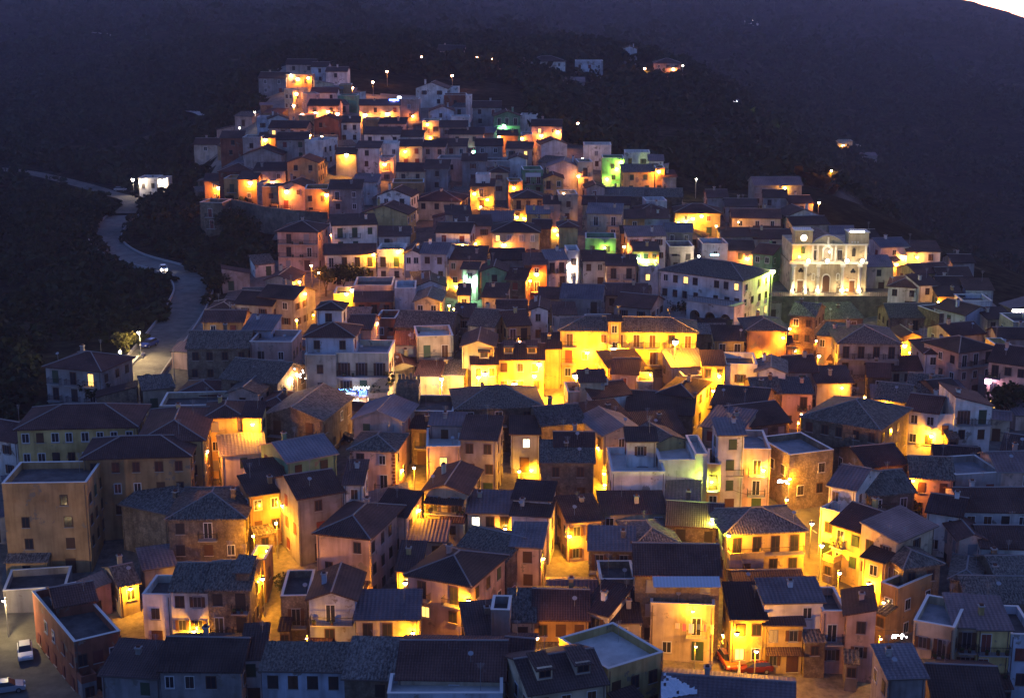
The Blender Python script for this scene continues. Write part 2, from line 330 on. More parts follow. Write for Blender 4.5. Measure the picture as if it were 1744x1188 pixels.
def roof_parts(root, kind, w, d, h, mat, pitch, ov=0.45, th=0.17):
    jr = random.Random(int(w*1000)); ja, jb = jr.uniform(0,.22), jr.uniform(0,.22)
    b = MB(); g = MB(); X, Y = w/2, d/2; e = 'ridge' if mat in ('roof_m','roof_z') else mat; M_=[]
    def slab(pts, a, dn): b.prism(pts, th, mat, e, slope_uv(pts, a, dn))
    rx = 0.1
    if kind == 'G':
        rh = Y*pitch; o = ov
        for s in (-1, 1):
            pts = [(-X-.3, s*(Y+o), h-o*pitch), (X+.3, s*(Y+o), h-o*pitch), (X+.3, 0, h+rh+jb), (-X-.3, 0, h+rh+ja)]
            if s == 1: pts = pts[::-1]
            slab(pts, (1,0,0), (0,s,-pitch))
        g.tube((-X-.3,0,h+rh+ja+.0),(X+.3,0,h+rh+jb+.0),.11,'ridge',5)
    elif kind == 'P':
        rh = X*pitch
        for s in (-1, 1):
            pts = [(s*(X+ov), -Y-.35, h-ov*pitch), (0, -Y-.35, h+rh+ja), (0, Y+.3, h+rh+jb), (s*(X+ov), Y+.3, h-ov*pitch)]
            if s == 1: pts = pts[::-1]
            slab(pts, (0,1,0), (s,0,-pitch))
        g.tube((0,-Y-.35,h+rh+ja),(0,Y+.3,h+rh+jb),.11,'ridge',5)
    elif kind == 'S':
        rh = d*pitch
        slab([(-X-.3,-Y-ov,h-ov*pitch),(X+.3,-Y-ov,h-ov*pitch),(X+.3,Y+.15,h+rh+.15*pitch+jb),(-X-.3,Y+.15,h+rh+.15*pitch+ja)], (1,0,0), (0,-1,-pitch))
        g.box(-X-.3, X+.3, -Y-ov-.08, -Y-ov, h-ov*pitch-.16, h-ov*pitch-.04, 'pipe')
    elif kind in 'LR':
        s = 1 if kind == 'R' else -1; rh = w*pitch
        lo = s*(X+ov); hi = -s*(X+.15)
        pts = [(hi,-Y-.3,h+rh+.15*pitch),(lo,-Y-.3,h-ov*pitch),(lo,Y+.3,h-ov*pitch),(hi,Y+.3,h+rh+.15*pitch)]
        if s < 0: pts = pts[::-1]
        slab(pts, (0,1,0), (s,0,-pitch))
    elif kind == 'H':
        m = min(X, Y); rh = m*pitch; o = ov; z0 = h-o*pitch; z1 = h+rh
        A=(-X-o,-Y-o,z0); B=(X+o,-Y-o,z0); C=(X+o,Y+o,z0); D=(-X-o,Y+o,z0)
        if X >= Y: R1=(-X+Y,0,z1); R2=(X-Y,0,z1)
        else: R1=(0,-Y+X,z1); R2=(0,Y-X,z1)
        if X >= Y:
            slab([A,B,R2,R1],(1,0,0),(0,-1,-pitch)); slab([C,D,R1,R2],(1,0,0),(0,1,-pitch)); slab([B,C,R2],(0,1,0),(1,0,-pitch)); slab([D,A,R1],(0,1,0),(-1,0,-pitch))
            hips=((A,R1),(D,R1),(B,R2),(C,R2))
        else:
            slab([A,B,R1],(1,0,0),(0,-1,-pitch)); slab([C,D,R2],(1,0,0),(0,1,-pitch)); slab([B,C,R2,R1],(0,1,0),(1,0,-pitch)); slab([D,A,R1,R2],(0,1,0),(-1,0,-pitch))
            hips=((A,R1),(B,R1),(C,R2),(D,R2))
        for p, q in hips: g.tube(Vector(p)+Vector((0,0,.02)), Vector(q)+Vector((0,0,.04)), .1, 'ridge', 5)
        if abs(X-Y) > .2: g.tube(Vector(R1)+Vector((0,0,.04)), Vector(R2)+Vector((0,0,.04)), .12, 'ridge', 5)
    r = b.build('roof', root)
    if g.v: g.build('ridge' if kind in 'GPH' else 'gutter', r)
    return r, b
HOUSES = []; FOOT = []
def wall_mb(kind, w, d, h, mat, pitch):
    b = MB(); X, Y = w/2, d/2; z0 = -4.0
    def q(p): b.poly(p, mat)
    if kind == 'F':
        t = .24; fl = h-.95
        b.box(-X,X,-Y,Y,z0,h,mat,'tb')
        for (x0,x1,y0,y1) in ((-X,X,-Y,-Y+t),(-X,X,Y-t,Y),(-X,-X+t,-Y+t,Y-t),(X-t,X,-Y+t,Y-t)): b.poly([(x0,y0,h),(x1,y0,h),(x1,y1,h),(x0,y1,h)], mat)
        i0,i1,j0,j1 = -X+t,X-t,-Y+t,Y-t
        q([(i0,j0,h),(i1,j0,h),(i1,j0,fl),(i0,j0,fl)]); q([(i1,j1,h),(i0,j1,h),(i0,j1,fl),(i1,j1,fl)]); q([(i0,j1,h),(i0,j0,h),(i0,j0,fl),(i0,j1,fl)]); q([(i1,j0,h),(i1,j1,h),(i1,j1,fl),(i1,j0,fl)])
        return b
    hb = h-.06
    f=[(-X,-Y,z0),(X,-Y,z0)]; k=[(X,Y,z0),(-X,Y,z0)]; r=[(X,-Y,z0),(X,Y,z0)]; l=[(-X,Y,z0),(-X,-Y,z0)]
    if kind == 'G': top={'f':[(X,-Y,hb),(-X,-Y,hb)],'k':[(-X,Y,hb),(X,Y,hb)],'r':[(X,Y,hb),(X,0,hb+Y*pitch),(X,-Y,hb)],'l':[(-X,-Y,hb),(-X,0,hb+Y*pitch),(-X,Y,hb)]}
    elif kind == 'P': top={'f':[(X,-Y,hb),(0,-Y,hb+X*pitch),(-X,-Y,hb)],'k':[(-X,Y,hb),(0,Y,hb+X*pitch),(X,Y,hb)],'r':[(X,Y,hb),(X,-Y,hb)],'l':[(-X,-Y,hb),(-X,Y,hb)]}
    elif kind == 'S': top={'f':[(X,-Y,hb),(-X,-Y,hb)],'k':[(-X,Y,hb+d*pitch),(X,Y,hb+d*pitch)],'r':[(X,Y,hb+d*pitch),(X,-Y,hb)],'l':[(-X,-Y,hb),(-X,Y,hb+d*pitch)]}
    elif kind in 'LR':
        zl, zr = (hb, hb+w*pitch) if kind == 'L' else (hb+w*pitch, hb)
        top={'f':[(X,-Y,zr),(-X,-Y,zl)],'k':[(-X,Y,zl),(X,Y,zr)],'r':[(X,Y,zr),(X,-Y,zr)],'l':[(-X,-Y,zl),(-X,Y,zl)]}
    else: top={'f':[(X,-Y,hb),(-X,-Y,hb)],'k':[(-X,Y,hb),(X,Y,hb)],'r':[(X,Y,hb),(X,-Y,hb)],'l':[(-X,-Y,hb),(-X,Y,hb)]}
    for s, bs in (('f',f),('k',k),('r',r),('l',l)): q(bs+top[s])
    return b
def opt(s, k, dv=0):
    i = s.find(k)
    if i < 0: return dv
    j = i+1; n = ''
    while j < len(s) and (s[j].isdigit() or s[j] in '.-'): n += s[j]; j += 1
    return float(n) if n else 1
def place(xl, xr, ye, h, rot, d, zc=None):
    px = (xl+xr)/2
    if zc: P = Vector(at(px, ye, zc)); t = zc
    else: P, t = march(px, ye, h)
    r = math.radians(rot); u0 = (px-CX)/F_PX
    w_ = abs((xr-xl)/F_PX*t/max(.25, math.cos(r)+u0*math.sin(r)))
    zb = P.z-h; yh = Vector((math.sin(r), math.cos(r), 0))
    c = Vector((P.x, P.y, 0))+yh*d/2
    return Vector((c.x, c.y, zb)), w_, t
def house(line):
    spec, _, label = line.partition('|'); label = label.strip()
    a = spec.split(); xl, xr, ye, h, rot, d = map(float, a[:6]); kind, wc, rc = a[6], a[7], a[8]; o = a[9] if len(a) > 9 else ''
    rng = random.Random(int(xl*7+ye*13))
    if kind == 'S': d *= .75
    if abs(rot) < 7 and 'x' not in o: rot += rng.uniform(-4.5,4.5)
    loc, w, t = place(xl, xr, ye, h, rot, d, opt(o,'Z',0) or None)
    far = t > 400; root = obj('house', None, None, loc, -math.radians(rot)); root.empty_display_size = 1
    pitch = opt(o,'p',0) or (0.2 if kind == 'S' else 0.26 if kind in 'LR' else 0.34)
    M = Matrix.Translation(loc) @ Matrix.Rotation(-math.radians(rot), 4, 'Z')
    wb = wall_mb(kind, w, d, h, 'wall_'+wc, pitch); wl = wb.build('wall', root); collide(wb, M)
    if kind == 'F':
        f = MB(); dk = {'m':'deck_light','w':'deck_light','z':'deck_grey','g':'deck_grey'}.get(rc, 'deck_dark'); z = h-.95
        f.poly([(-w/2+.1,-d/2+.1,z),(w/2-.1,-d/2+.1,z),(w/2-.1,d/2-.1,z),(-w/2+.1,d/2-.1,z)], dk); f.build('roof_deck', root); collide(f, M)
        c = MB(); X,Y=w/2+.05,d/2+.05
        for (x0,x1,y0,y1) in ((-X,X,-Y,-Y+.34),(-X,X,Y-.34,Y),(-X,-X+.34,-Y+.34,Y-.34),(X-.34,X,-Y+.34,Y-.34)): c.box(x0,x1,y0,y1,h+.002,h+.07,'trim')
        c.build('coping', root)
    else:
        r, rb = roof_parts(root, kind, w, d, h, 'roof_'+rc, pitch); collide(rb, M)
    style = rng.choice(['shut_'+rng.choice(SHUT), 'glass', 'shut_'+rng.choice(SHUT)+'_t', 'open', 'glass', 'shut_'+rng.choice(SHUT), 'glassw'])
    lit = 0.02+0.25*opt(o,'l',0); bal = int(opt(o,'b',0)) if 'b' in o else (1 if rng.random() < .22 and not far else 0)
    cols = int(opt(o,'w',0)) or max(1, round(w/3.1)); toff = 1.0 if kind == 'F' else 0.15
    if 'n' not in o: face_windows(root, w, h, (0,-d/2), 0, cols, rng, style, bal, lit, toff, far)
    dc = max(1, round(d/3.4))
    if rot > 3 or (not far and loc.x < 0): face_windows(root, d, h, (w/2,0), math.pi/2, dc, rng, style, 0, lit*.5, toff+.2, far, False)
    if rot < -3 or (not far and loc.x > 0): face_windows(root, d, h, (-w/2,0), -math.pi/2, dc, rng, style, 0, lit*.5, toff+.2, far, False)
    if not far and 'n' not in o and 'x' not in o and rng.random() < .4 and h > 5:
        aw = w*rng.uniform(.3,.6); ad = rng.uniform(1.5,2.6); ah = rng.uniform(2.4,min(4.8,h-2.6)); ax = rng.choice([-1,1])*(w-aw)/2*.96; b = MB()
        b.box(ax-aw/2,ax+aw/2,-d/2-ad,-d/2-.01,-4,ah,'wall_'+rng.choice([wc,wc,'s','g']),'kb'); an = b.build('annex', root); collide(b, M); r3 = MB()
        if rng.random() < .65: r3.prism([(ax-aw/2-.2,-d/2-ad-.3,ah-.02),(ax+aw/2+.2,-d/2-ad-.3,ah-.02),(ax+aw/2+.2,-d/2-.02,ah+.55),(ax-aw/2-.2,-d/2-.02,ah+.55)],.12,'roof_'+rng.choice('trbt'),uv=[(0,0),(aw,0),(aw,ad),(0,ad)])
        else:
            for (x0,x1,y0,y1) in ((ax-aw/2-.05,ax+aw/2+.05,-d/2-ad-.05,-d/2-ad+.15),(ax-aw/2-.05,ax-aw/2+.15,-d/2-ad+.15,-d/2-.02),(ax+aw/2-.15,ax+aw/2+.05,-d/2-ad+.15,-d/2-.02)): r3.box(x0,x1,y0,y1,ah+.003,ah+.85,'wall_'+wc)
        r3.build('annex_roof', an); collide(r3, M); obj('window', win_mesh('glass',.9,1.1), an, (ax,-d/2-ad-.005,ah-1.2))
    # roof furniture
    if kind != 'F' and 'x' not in o:
        zr = {'G':h+d/2*pitch,'P':h+w/2*pitch,'S':h+d*pitch*.6,'H':h+min(w,d)/2*pitch*.8,'L':h+w*pitch*.5,'R':h+w*pitch*.5}[kind]
        if rng.random() < .7:
            x = rng.uniform(-w*.3, w*.3) if kind != 'P' else rng.choice([-.25,.25])*w; y = rng.uniform(-.1,.25)*d; b = MB()
            b.box(x-.28,x+.28,y-.28,y+.28,h-.2,zr+.75,'wall_'+wc,'b'); b.box(x-.38,x+.38,y-.38,y+.38,zr+.75,zr+.87,'concrete'); b.box(x-.2,x+.2,y-.2,y+.2,zr+.87,zr+1.1,'brick_dark','b')
            b.build('chimney', root)
    zt = {'F':h,'G':h+d*.3*pitch,'P':h+w*.3*pitch,'S':h+d*.6*pitch,'H':h+min(w,d)*.3*pitch,'L':h+w*.4*pitch,'R':h+w*.4*pitch}[kind]
    if rng.random() < .7 and not far:
        x=rng.uniform(-.35,.35)*w; y=rng.uniform(0,.3)*d; b = MB(); ah = rng.uniform(1.6,2.8)
        b.tube((x,y,h-.9 if kind=='F' else h),(x,y,zt+ah),.03,'pole',5)
        for k in range(5): b.box(x-.45+.06*k, x+.45-.06*k, y-.012-.0, y+.012, zt+ah-.1-.13*k, zt+ah-.08-.13*k,'pole')
        b.build('antenna', root)
    if rng.random() < .2 and t < 330:
        x=rng.uniform(-.4,.4)*w; y=-d*.3; b = MB(); z = zt+.7
        b.tube((x,y,h-.9 if kind=='F' else h),(x,y,z),.03,'pole',5); b.tube((x,y-.06,z),(x,y-.12,z+.1),.24,'dish',10,.3); b.tube((x,y-.16,z),(x,y-.5,z+.05),.015,'pole',4)
        b.build('satellite_dish', root)
    if t < 330 and rng.random() < .8:
        for sx in ((-1,1) if rng.random()<.4 else (rng.choice([-1,1]),)):
            b = MB(); x = sx*(w/2-.25); b.tube((x,-d/2-.07,-1),(x,-d/2-.07,h-.3),.05,'pipe',5); b.build('downpipe', root)
    # dormers
    for k in range(int(opt(o,'d',0))):
        nd = int(opt(o,'d')); x = -w/2+w*(k+.5)/nd; y0 = -d*.36; z0 = h+(y0+d/2)*pitch; b = MB()
        b.box(x-.8,x+.8,y0,-d*.02,z0-.3,z0+1.35,'wall_'+wc,'b'); r2 = MB(); r2.prism([(x-1.05,y0-.35,z0+1.25),(x+1.05,y0-.35,z0+1.25),(x+1.05,-d*.02,z0+1.75),(x-1.05,-d*.02,z0+1.75)],.12,'roof_'+rc,uv=[(0,0),(2,0),(2,2),(0,2)])
        dm = b.build('dormer', root); r2.build('dormer_roof', dm); obj('window', win_mesh('glass',1.1,.8), dm, (x,y0-.005,z0+.75))
    if 'a' in o:   # canopy over the facade
        za = h-opt(o,'a',3); b = MB(); b.prism([(-w*.46,-d/2-1.5,za-.4),(w*.46,-d/2-1.5,za-.4),(w*.46,-d/2,za),(-w*.46,-d/2,za)],.08,'roof_'+('b' if rc in 'rb' else 'm'),uv=[(0,0),(w,0),(w,1.5),(0,1.5)]); b.build('canopy', root)
    if 'q' in o:   # dark brick quoins
        b = MB()
        for sx in (-1,1):
            for k in range(int((h-.5)/.5)):
                ww = .5 if k%2 else .34; x0 = sx*w/2; b.box(min(x0+.02*sx,x0-ww*sx),max(x0+.02*sx,x0-ww*sx),-d/2-.03,-d/2+.3,.4+k*.5,.4+k*.5+.38,'brick_dark')
        b.build('quoins', root)
    FOOT.append((loc.x, loc.y, w, d, math.radians(rot))); nfl = max(1, round(h/3.05))
    HOUSES.append(dict(o=root,label=label,px=(xl+xr)/2,py=ye,wall=wc,roof=rc,kind=kind,n=nfl,w=w,t=t,bal=bal,rot=rot,d=d,h=h,loc=loc))
    return root, w, M
HL = '''
172 272 1148 5 8 8 S g b |low grey house with dark flat roof at the bottom left, beside the brown-tiled row
272 410 1138 6 0 9 G g b w4|long low grey house with brown-tiled roof at the bottom left
410 448 1118 6 0 8 S w b |narrow white house between the brown-tiled and mossy-tiled roofs at the bottom
445 586 1138 6.5 2 6 S b t w4x|pale blue-grey house with long mossy tile roof and four windows, bottom row
586 668 1152 6 0 9 S s t w2|stone house with mossy tile roof beside the alley, bottom row
677 858 1152 7 2 10 G c r w1x|house with big red-brown roof and dormers behind a pale terrace
660 856 1180 6.6 2 4.4 F b m n|pale roof terrace block with parapet in front of the big red-brown roof
858 904 1146 6.2 4 10 G b r nx|narrow bluish house between the terrace house and pale green dormer house
902 1033 1168 7.5 -17 9 G c b d2w3x|pale greenish-cream house with dark brown roof and two dormers
1036 1130 1124 7.5 -33 9 F y m w3|yellow corner house with pale parapet terrace at the bottom
1125 1350 1212 5 10 9 G g m w3|grey building with purple sheet roof cut off by the bottom edge
1513 1577 1150 9 -5 7 S g z n|tall windowless grey tower house with blue-grey slab roof
1590 1710 1188 6 6 9 G s b |brown-roofed house cut off at the bottom right below the balcony houses
126 205 1083 7 -33 17 F k b w3b0|brick-red house with roof terrace on the lower left street corner
95 163 1024 8 -25 6 G k r n|small brick-red attic with orange-lit roof behind the roof terrace
5 112 1002 3.5 -10 7 F g b nb0|long grey flat-roofed house behind the brick-red corner house
203 236 992 4.5 -30 7 G c t w1|small cream house with orange-lit tile roof beside the dark slope
242 290 1012 7.5 0 6 F w b w1|white house with sunken dark roof terrace beside the grooved tile roof
290 353 1003 8 0 9 G w t w2|white house with grooved grey tile roof above a bright lit shopfront
353 425 1000 8 0 9 G s t w2b1|dark stone house with balcony and grooved tile roof at the lower left lane
401 424 971 9.5 0 4 S s t n|stone stair turret with small tile roof by the lower left lane
424 451 953 6 0 5 F o b w1|small orange-lit garage facing the lower left lane
478 526 1014 6 0 8 F s b w1|stone house with shrubs growing on its roof terrace
526 604 1018 8.5 0 8 P b b b2w1|house with pale blue gable above a white balcony
606 713 1050 6.5 0 7 S c m b2w3|cream house with ribbed purple sheet roof and long balcony
694 800 984 8 24 10 H p b b1w2|pink corner house with dark hip roof beside a bright street lamp
676 714 968 6 0 8 S y b |yellow-lit house tucked left of the pink corner house
796 868 1076 6 -5 8 S s b w2|stone house with dark lean-to roof behind the red-brown roof
868 910 1055 6.5 0 8 S c t w1|cream house with grooved mossy tile roof left of the orange house
836 868 1038 9 0 4 F g b n|grey roof hut above the dark lean-to roof
909 1002 1051 6.5 0 9 G o r w3|orange house with dark red shutters and purple-brown roof
992 1036 1040 7 30 8 S w r b1|white balcony house turned sideways, right of the orange house
1108 1217 1028 7.4 6 7 F c z w2b1x|cream house with laundry balcony and big roof terrace
1082 1226 976 10.5 3 10 G s r w3x|house with large red-brown roof and striped awning over its terrace
1004 1080 934 6.5 0 7 S s z w2|stone house with blue-grey lean-to roof in the lower centre
1022 1082 986 6 0 6 F s b w2l1|dark stone house with one lit yellow window
1032 1090 1056 6 0 8 S g b |low dark lean-to roof between the orange house and laundry balcony house
1040 1092 1066 4 0 5 F c b w2|small cream garage between orange house and laundry balcony house
1238 1372 903 7.5 -5 9 H y t b2w4|yellow house with two long balconies and old hip roof beside the bright street
1255 1370 1000 4.2 0 6 G s b w2|low stone house with dark roof below the long-balcony yellow house
1246 1304 1050 7 0 9 S y b w2x|yellow-lit house with brown roof beside the small square
1302 1368 1060 6.5 0 6 S y b w2a3x|yellow-lit house with brown tiled porch roof facing the small square
1303 1402 1022 8.7 0 6 S w m w2|white house with purple sheet roof behind the brown porch roof
1401 1442 1040 8 0 7 F p b b1w1|narrow pink house with balcony facing the small square
1442 1492 1046 8.5 10 7 L p r w2|pink end house with sloping purple roof facing the small square
1418 1470 896 8 48 9 G y r b1w3|yellow-green house with balconies on the descending bright street
1470 1508 950 7.5 42 8 S y b w2|yellow-lit house with small brown roof on the descending street
1528 1592 906 9 -42 7 S c m w1|tall cream house with pale-edged purple roof above the bright street
1500 1530 996 7 50 8 F o b b1|orange-lit house with big doorway at the lower end of the descending street
1540 1602 960 8 -18 9 H s t w2|dark stone house with mossy hip roof right of the descending street
1556 1626 1062 9.5 26 8 F c z b1w2|cream house with curved-looking corner balconies and roof terrace, lower right
1626 1666 1064 9 4 8 S c m w1|cream house with purple sheet roof beside the corner roof terrace
1666 1722 1068 9 6 8 S y m b2w2|mustard house with stacked balconies at the lower right
1722 1765 1080 8 0 8 F b b |pale blue house at the right edge beside the mustard balcony house
1648 1755 1022 5.5 0 8 G s t n|ruined stone house with crumbling mossy roof at the right edge
1579 1638 872 6.5 26 7 G w r w2|white house with hooked purple-red roof at the right
1638 1760 868 6 0 9 G w r w4|long white house with purple-red roof at the right edge
1672 1762 930 5.5 4 8 G w r w2|white house with maroon roof at the right edge below the long white house
1634 1680 916 6 0 7 P p r w1|pinkish gable house between the stone house and right edge
1700 1760 985 6 0 8 G s t n|stone house with mossy roof on the right edge above the ruin
1620 1668 985 6 20 8 H s t n|stone house with crumbling mossy hip roof behind the curved balconies
1412 1458 828 9 35 9 G w m w2|white house with purple sheet roof above the bright bend of the street
1397 1430 868 7 42 8 F w m w2|white house with roof terrace full of clutter above the bright street
1480 1558 838 7 -12 9 G s t w2|stone house with dark mossy roof behind the white terrace house
1488 1524 856 5.5 0 5 S k r n|small maroon lean-to roof beside the white terrace house
1552 1624 812 6 10 9 G p t w2|house with mossy roof and orange-lit gable above the dark tree
1628 1706 806 6 -10 8 F g z w2|brownish flat-roofed house on the right with plain walls
1700 1765 800 6 0 8 G p m w2|pinkish house with purple sheet roof at the right edge
1706 1770 770 6 25 8 G w b w2|white-walled house with dark roof at the right edge above the pinkish one
1475 1545 790 6 -15 9 G s r w2|house with dark purple roof below the long mossy-roofed building
1345 1420 770 8.5 -20 9 F s z w2|square stone house with blue parapet terrace above the white fairy lights
1366 1497 718 9 34 13 H s t w5|long stone building with mossy hip roof at the right
1544 1598 698 8 26 8 G w r w2|white house with red-brown roof left of the small roof terrace
1598 1628 706 7.5 0 6 F w b w1|white house with sunken terrace between two red-brown roofs
1627 1690 690 9 -5 8 R w r b1w2|white house with right-sloping roof and balcony beside a bright wall lamp
1490 1545 680 7 24 9 G c t w3|cream row house with dark grey tile roof beside the orange alley
1042 1133 803 8.5 0 11 F w m n|windowless white house with large pale roof terrace in the centre
1068 1118 749 11 0 5 S w b w1x|small white rooftop hut with dark lean-to roof and door
1122 1184 783 8.5 0 9 F w m n|white flat-roofed annex with pale terrace beside the rooftop hut
1184 1206 773 9 0 9 F w m n|narrow white flat-roofed end block right of the pale annex terrace
1028 1096 736 8 -18 10 P c z w1|cream gable house with pale-edged blue-grey roof
1117 1168 750 8 -22 7 P y t n|small yellow gable with mossy roof behind the white annex
1229 1313 764 9.5 0 9 F p z b1w2|tall pink house with two small balconies beside the yellow-green alley
1224 1268 738 12 0 6 S b z w1|pale blue attic with blue-grey roof on top of the tall pink house
1205 1228 790 8 8 7 F y b b1w1|narrow yellow-green lit house in the alley left of the tall pink house
1026 1134 871 6 0 7 S c r w4|long cream house with red-brown roof below the windowless white house
967 1026 884 6 -12 8 S p r w2l1|pink house with red-brown roof, left half of the long low row
1136 1230 893 6 8 9 G s r w2|stone house with dark red roof and blue canopy
1135 1190 856 5 8 8 S g z n|grey house with blue-grey lean-to roof below the white annex
1080 1158 926 6 -8 9 H s t w2|stone house with ragged light-flecked hip roof in the lower centre
922 1011 785 8 0 8 S s t w2|dark stone house with mossy roof beside the orange vertical alley
945 1011 757 8.5 0 6 G g r w2|grey house with red-brown roof behind the mossy roof in the centre
870 918 737 6.5 0 7 S b b w1l4|pale blue house with a lit yellow window in the centre
922 996 720 7 -14 9 G s t n|large old stone house with long mossy roof sloping from the piazza
778 924 692 7.5 -4 11 H s t w3|broad stone palace with domed-looking mossy hip roof below the piazza
697 772 700 7 5 9 F s b w2|ruined brown stone house with broken terrace below the crenellated tower
700 738 728 6 0 6 S s r w1|small stone house with red-brown roof below the ruined brown house
726 784 760 8 0 9 F p m w1|pink house with bright pale roof terrace left of the purple roof
732 790 722 8.5 0 5 S p m w1|small pink house with purple sheet roof behind the pale terrace
785 846 746 9 6 9 S g r w2|tall grey house with purple-brown roof in the centre
722 794 836 8 10 10 P c r b2w2a1|cream house with small gable and lower canopy roof in the centre
796 871 870 6 0 7 S c m b2w3|cream house with shiny ribbed purple sheet roof
874 938 848 8 10 6 S w r n|white house with red-brown lean-to roof above the dark lean-to
871 936 875 7 10 6 S w b n|white house with dark lean-to roof below the red-brown lean-to
870 922 928 7.2 8 7 S p z w1x|pink-orange house with skylight roof beside a street lamp
695 758 918 4.5 5 6 S c m w3|small cream house with smooth purple roof in the lower centre
776 862 944 6 30 9 G s t n|dark old house with weedy roof behind the pink corner house
538 628 909 9 16 12 H p r w2|large pink house with broad maroon hip roof in the lower left centre
507 584 840 9.5 -28 9 G g r w1x|grey-white house with broad dark maroon roof above the pink hip-roofed house
585 617 822 10 0 8 S w r w2|narrow white house with maroon roof stepping up beside the grey-white one
637 692 874 7 16 8 S p r n|pink house with maroon roof right of the large pink hip-roofed house
596 672 764 7.5 8 8 H p t qb1w2|pink house with dark brick corner quoins and mossy roof
602 684 713 8.5 10 9 P g z w2|grey gable house behind the quoined pink house
489 573 777 8 -33 9 G n z w2|green house with pale window surrounds and blue-grey roof
376 452 770 6 -15 9 G w z w1|white house with blue-grey roof left of the green house
428 484 812 7 -22 7 S w b w1|white house with dark lean-to roof in front of the green house
447 548 710 7.5 14 13 P s t w2|old grey stone gable house with mossy roof right of the school
286 416 880 8 -4 12 H s t w3|dark stone house with large ragged mossy roof below the school
206 284 864 7 28 8 S s t n|broken stone outbuilding with sagging slab roof below the school
425 482 838 8 -25 7 S o b w2|orange-lit house with shuttered windows above the lower left lane
3 147 822 13 -3 9 F o b w2b0|tall ochre flat-roofed school wing with brick base at the left edge
141 323 776 12 -4 9 H o r w5b0|ochre school wing with purple-red hip roof behind the flat-roofed wing
29 232 726 11 -4 11 H y r w8b0|long rear school wing with purple-red hip roof and rows of tall windows
236 346 748 11.5 -2 16 H y r w3b0|broad purple-red hip roof joining the school wings
349 413 708 9.8 -3 8 H y r w2|bright yellow school end wall with grouped windows under a floodlight
413 444 708 9.6 -3 6 S y r n|floodlit pale yellow wall at the right end of the school
388 440 668 7 8 13 P p t w1|pink gable house with mossy roof behind the school
440 487 690 6 10 8 H s r w1|low house with maroon hip roof between the pink gable and old stone gable
272 386 690 6 0 8 F c r w2|low flat-roofed house behind the school roof
300 372 670 5 0 8 H s r w2|low house with maroon hip roof above the school
-40 28 745 7 25 8 G w r w2|white house at the left edge beside the school
77 171 626 7 17 10 H g r w3|grey villa with purple-red hip roof beside the valley road
318 422 591 8 -5 10 G s t w4|old stone farmhouse with mossy roof beside the valley road
345 414 546 7 -3 7 G o r w2|brownish house with red-brown roof above the old stone farmhouse
425 497 582 8 5 9 F p z b1w2|pink-lit house with blue roof terrace and balconies
415 462 560 8.5 5 8 S b z w1|pale blue house with blue-grey roof behind the pink-lit terrace house
400 463 517 7 14 9 G g b w2|grey gabled house with dark roof near the upper bend of the valley road
440 500 506 8 20 9 G g b w2|grey house with dark roof beside the orange stairway lane
352 400 527 6 0 8 H g b w1|small grey hip-roofed house nearest the valley road bend
376 472 646 7 18 11 G s t w2|old house with pale grey tiled roof between farmhouse and pink gable
519 572 604 9.8 2 11 F c g w1|left half of the tall cream palazzo with pale battlement posts
572 662 601 9.8 2 9 F c z b2w3|right half of the tall cream palazzo with long balcony and pale terrace
520 602 571 12.5 2 8 H b r w2x|set-back upper storey with purple hip roof on the cream palazzo
540 582 525 15.5 3 5 H b b w1x|small rooftop belvedere with hip roof crowning the cream palazzo
592 632 558 11 5 8 G p r nx|low house with purple-brown roof behind the cream palazzo
710 772 572 9 -3 8 F c m b2w2|cream house with lit roof terrace and long balcony
674 712 586 7 0 7 S p r w2|pink house left of the cream house with the lit roof terrace
668 706 622 5 -10 8 P y r n|small gable house with orange-lit roof right of the palazzo
708 748 638 4.5 4 7 S y r n|low house with orange-lit red roof near the white piazza lamp
746 790 636 4.5 0 7 S y t n|low house with grey tile roof near the white piazza lamp
787 841 588 9 0 9 P y b n|tall house with yellow-lit gable left of the piazza villa
846 926 610 7 0 9 G y r d2w3x|bright yellow piazza villa with eyebrow dormers
803 847 618 6.6 -3 9 G y r d1w2x|left wing of the yellow piazza villa with arched dormer
954 1186 562 10 0 8.5 H y t w8b1|long bright yellow palace facing the piazza
1037 1058 545 12 0 3 S y b w1x|small yellow roof hut on the long yellow palace
1036 1098 622 6.3 -15 8 S s b n|stone house with dark lean-to roof in front of the yellow palace
1042 1086 634 6.5 10 8 G p r w1|pinkish house with brown roof in front of the yellow palace
1084 1112 650 6 0 6 F c b w1|small cream flat-roofed house below the yellow palace
1010 1074 672 6.5 -22 7 G w r w1|white house with red roof and blank gable at the piazza's near corner
967 998 667 6.5 0 6 F c b w1|small cream house at the piazza edge with roof balustrade
988 1030 648 8.5 0 5 S c r n|small cream attic with red roof at the piazza edge
1145 1204 622 6.5 -6 8 S g z n|house with pale blue-grey sheet roof below the yellow palace
1122 1178 670 6.5 24 10 H c r w3|cream house with red-brown hip roof and small terrace beside the orange alley
1198 1234 620 8.5 5 7 S y r w2|yellow-lit house with brown roof in the alley right of the palace
1164 1200 640 6 -5 6 F y m n|low white-walled house lit yellow in the alley right of the palace
1066 1180 702 5 10 11 G s b w2|low house with broad dark purple roof below the cream hip-roofed house
1086 1166 736 5 -10 9 S s r n|low house with maroon lean-to roof behind the cream gable house
1003 1072 714 6 -22 8 S s r n|low house with brown-red roof left of the broad dark roof
1212 1300 690 6.5 20 10 G s b w2|stone house with dark roof and arched loggia right of the orange alley
1196 1262 728 6.5 28 9 S c z w2|pinkish house with blue-grey roof above the tall pink house
1262 1345 720 6 -20 10 G s b w3|stone house with dark roof and white-lit window at the centre right
1235 1290 620 8 0 8 F w b w1|windowed white house below the orange-lit arches
1288 1338 632 8 10 8 P w t w1|white gable house with grey tile roof below the orange-lit arches
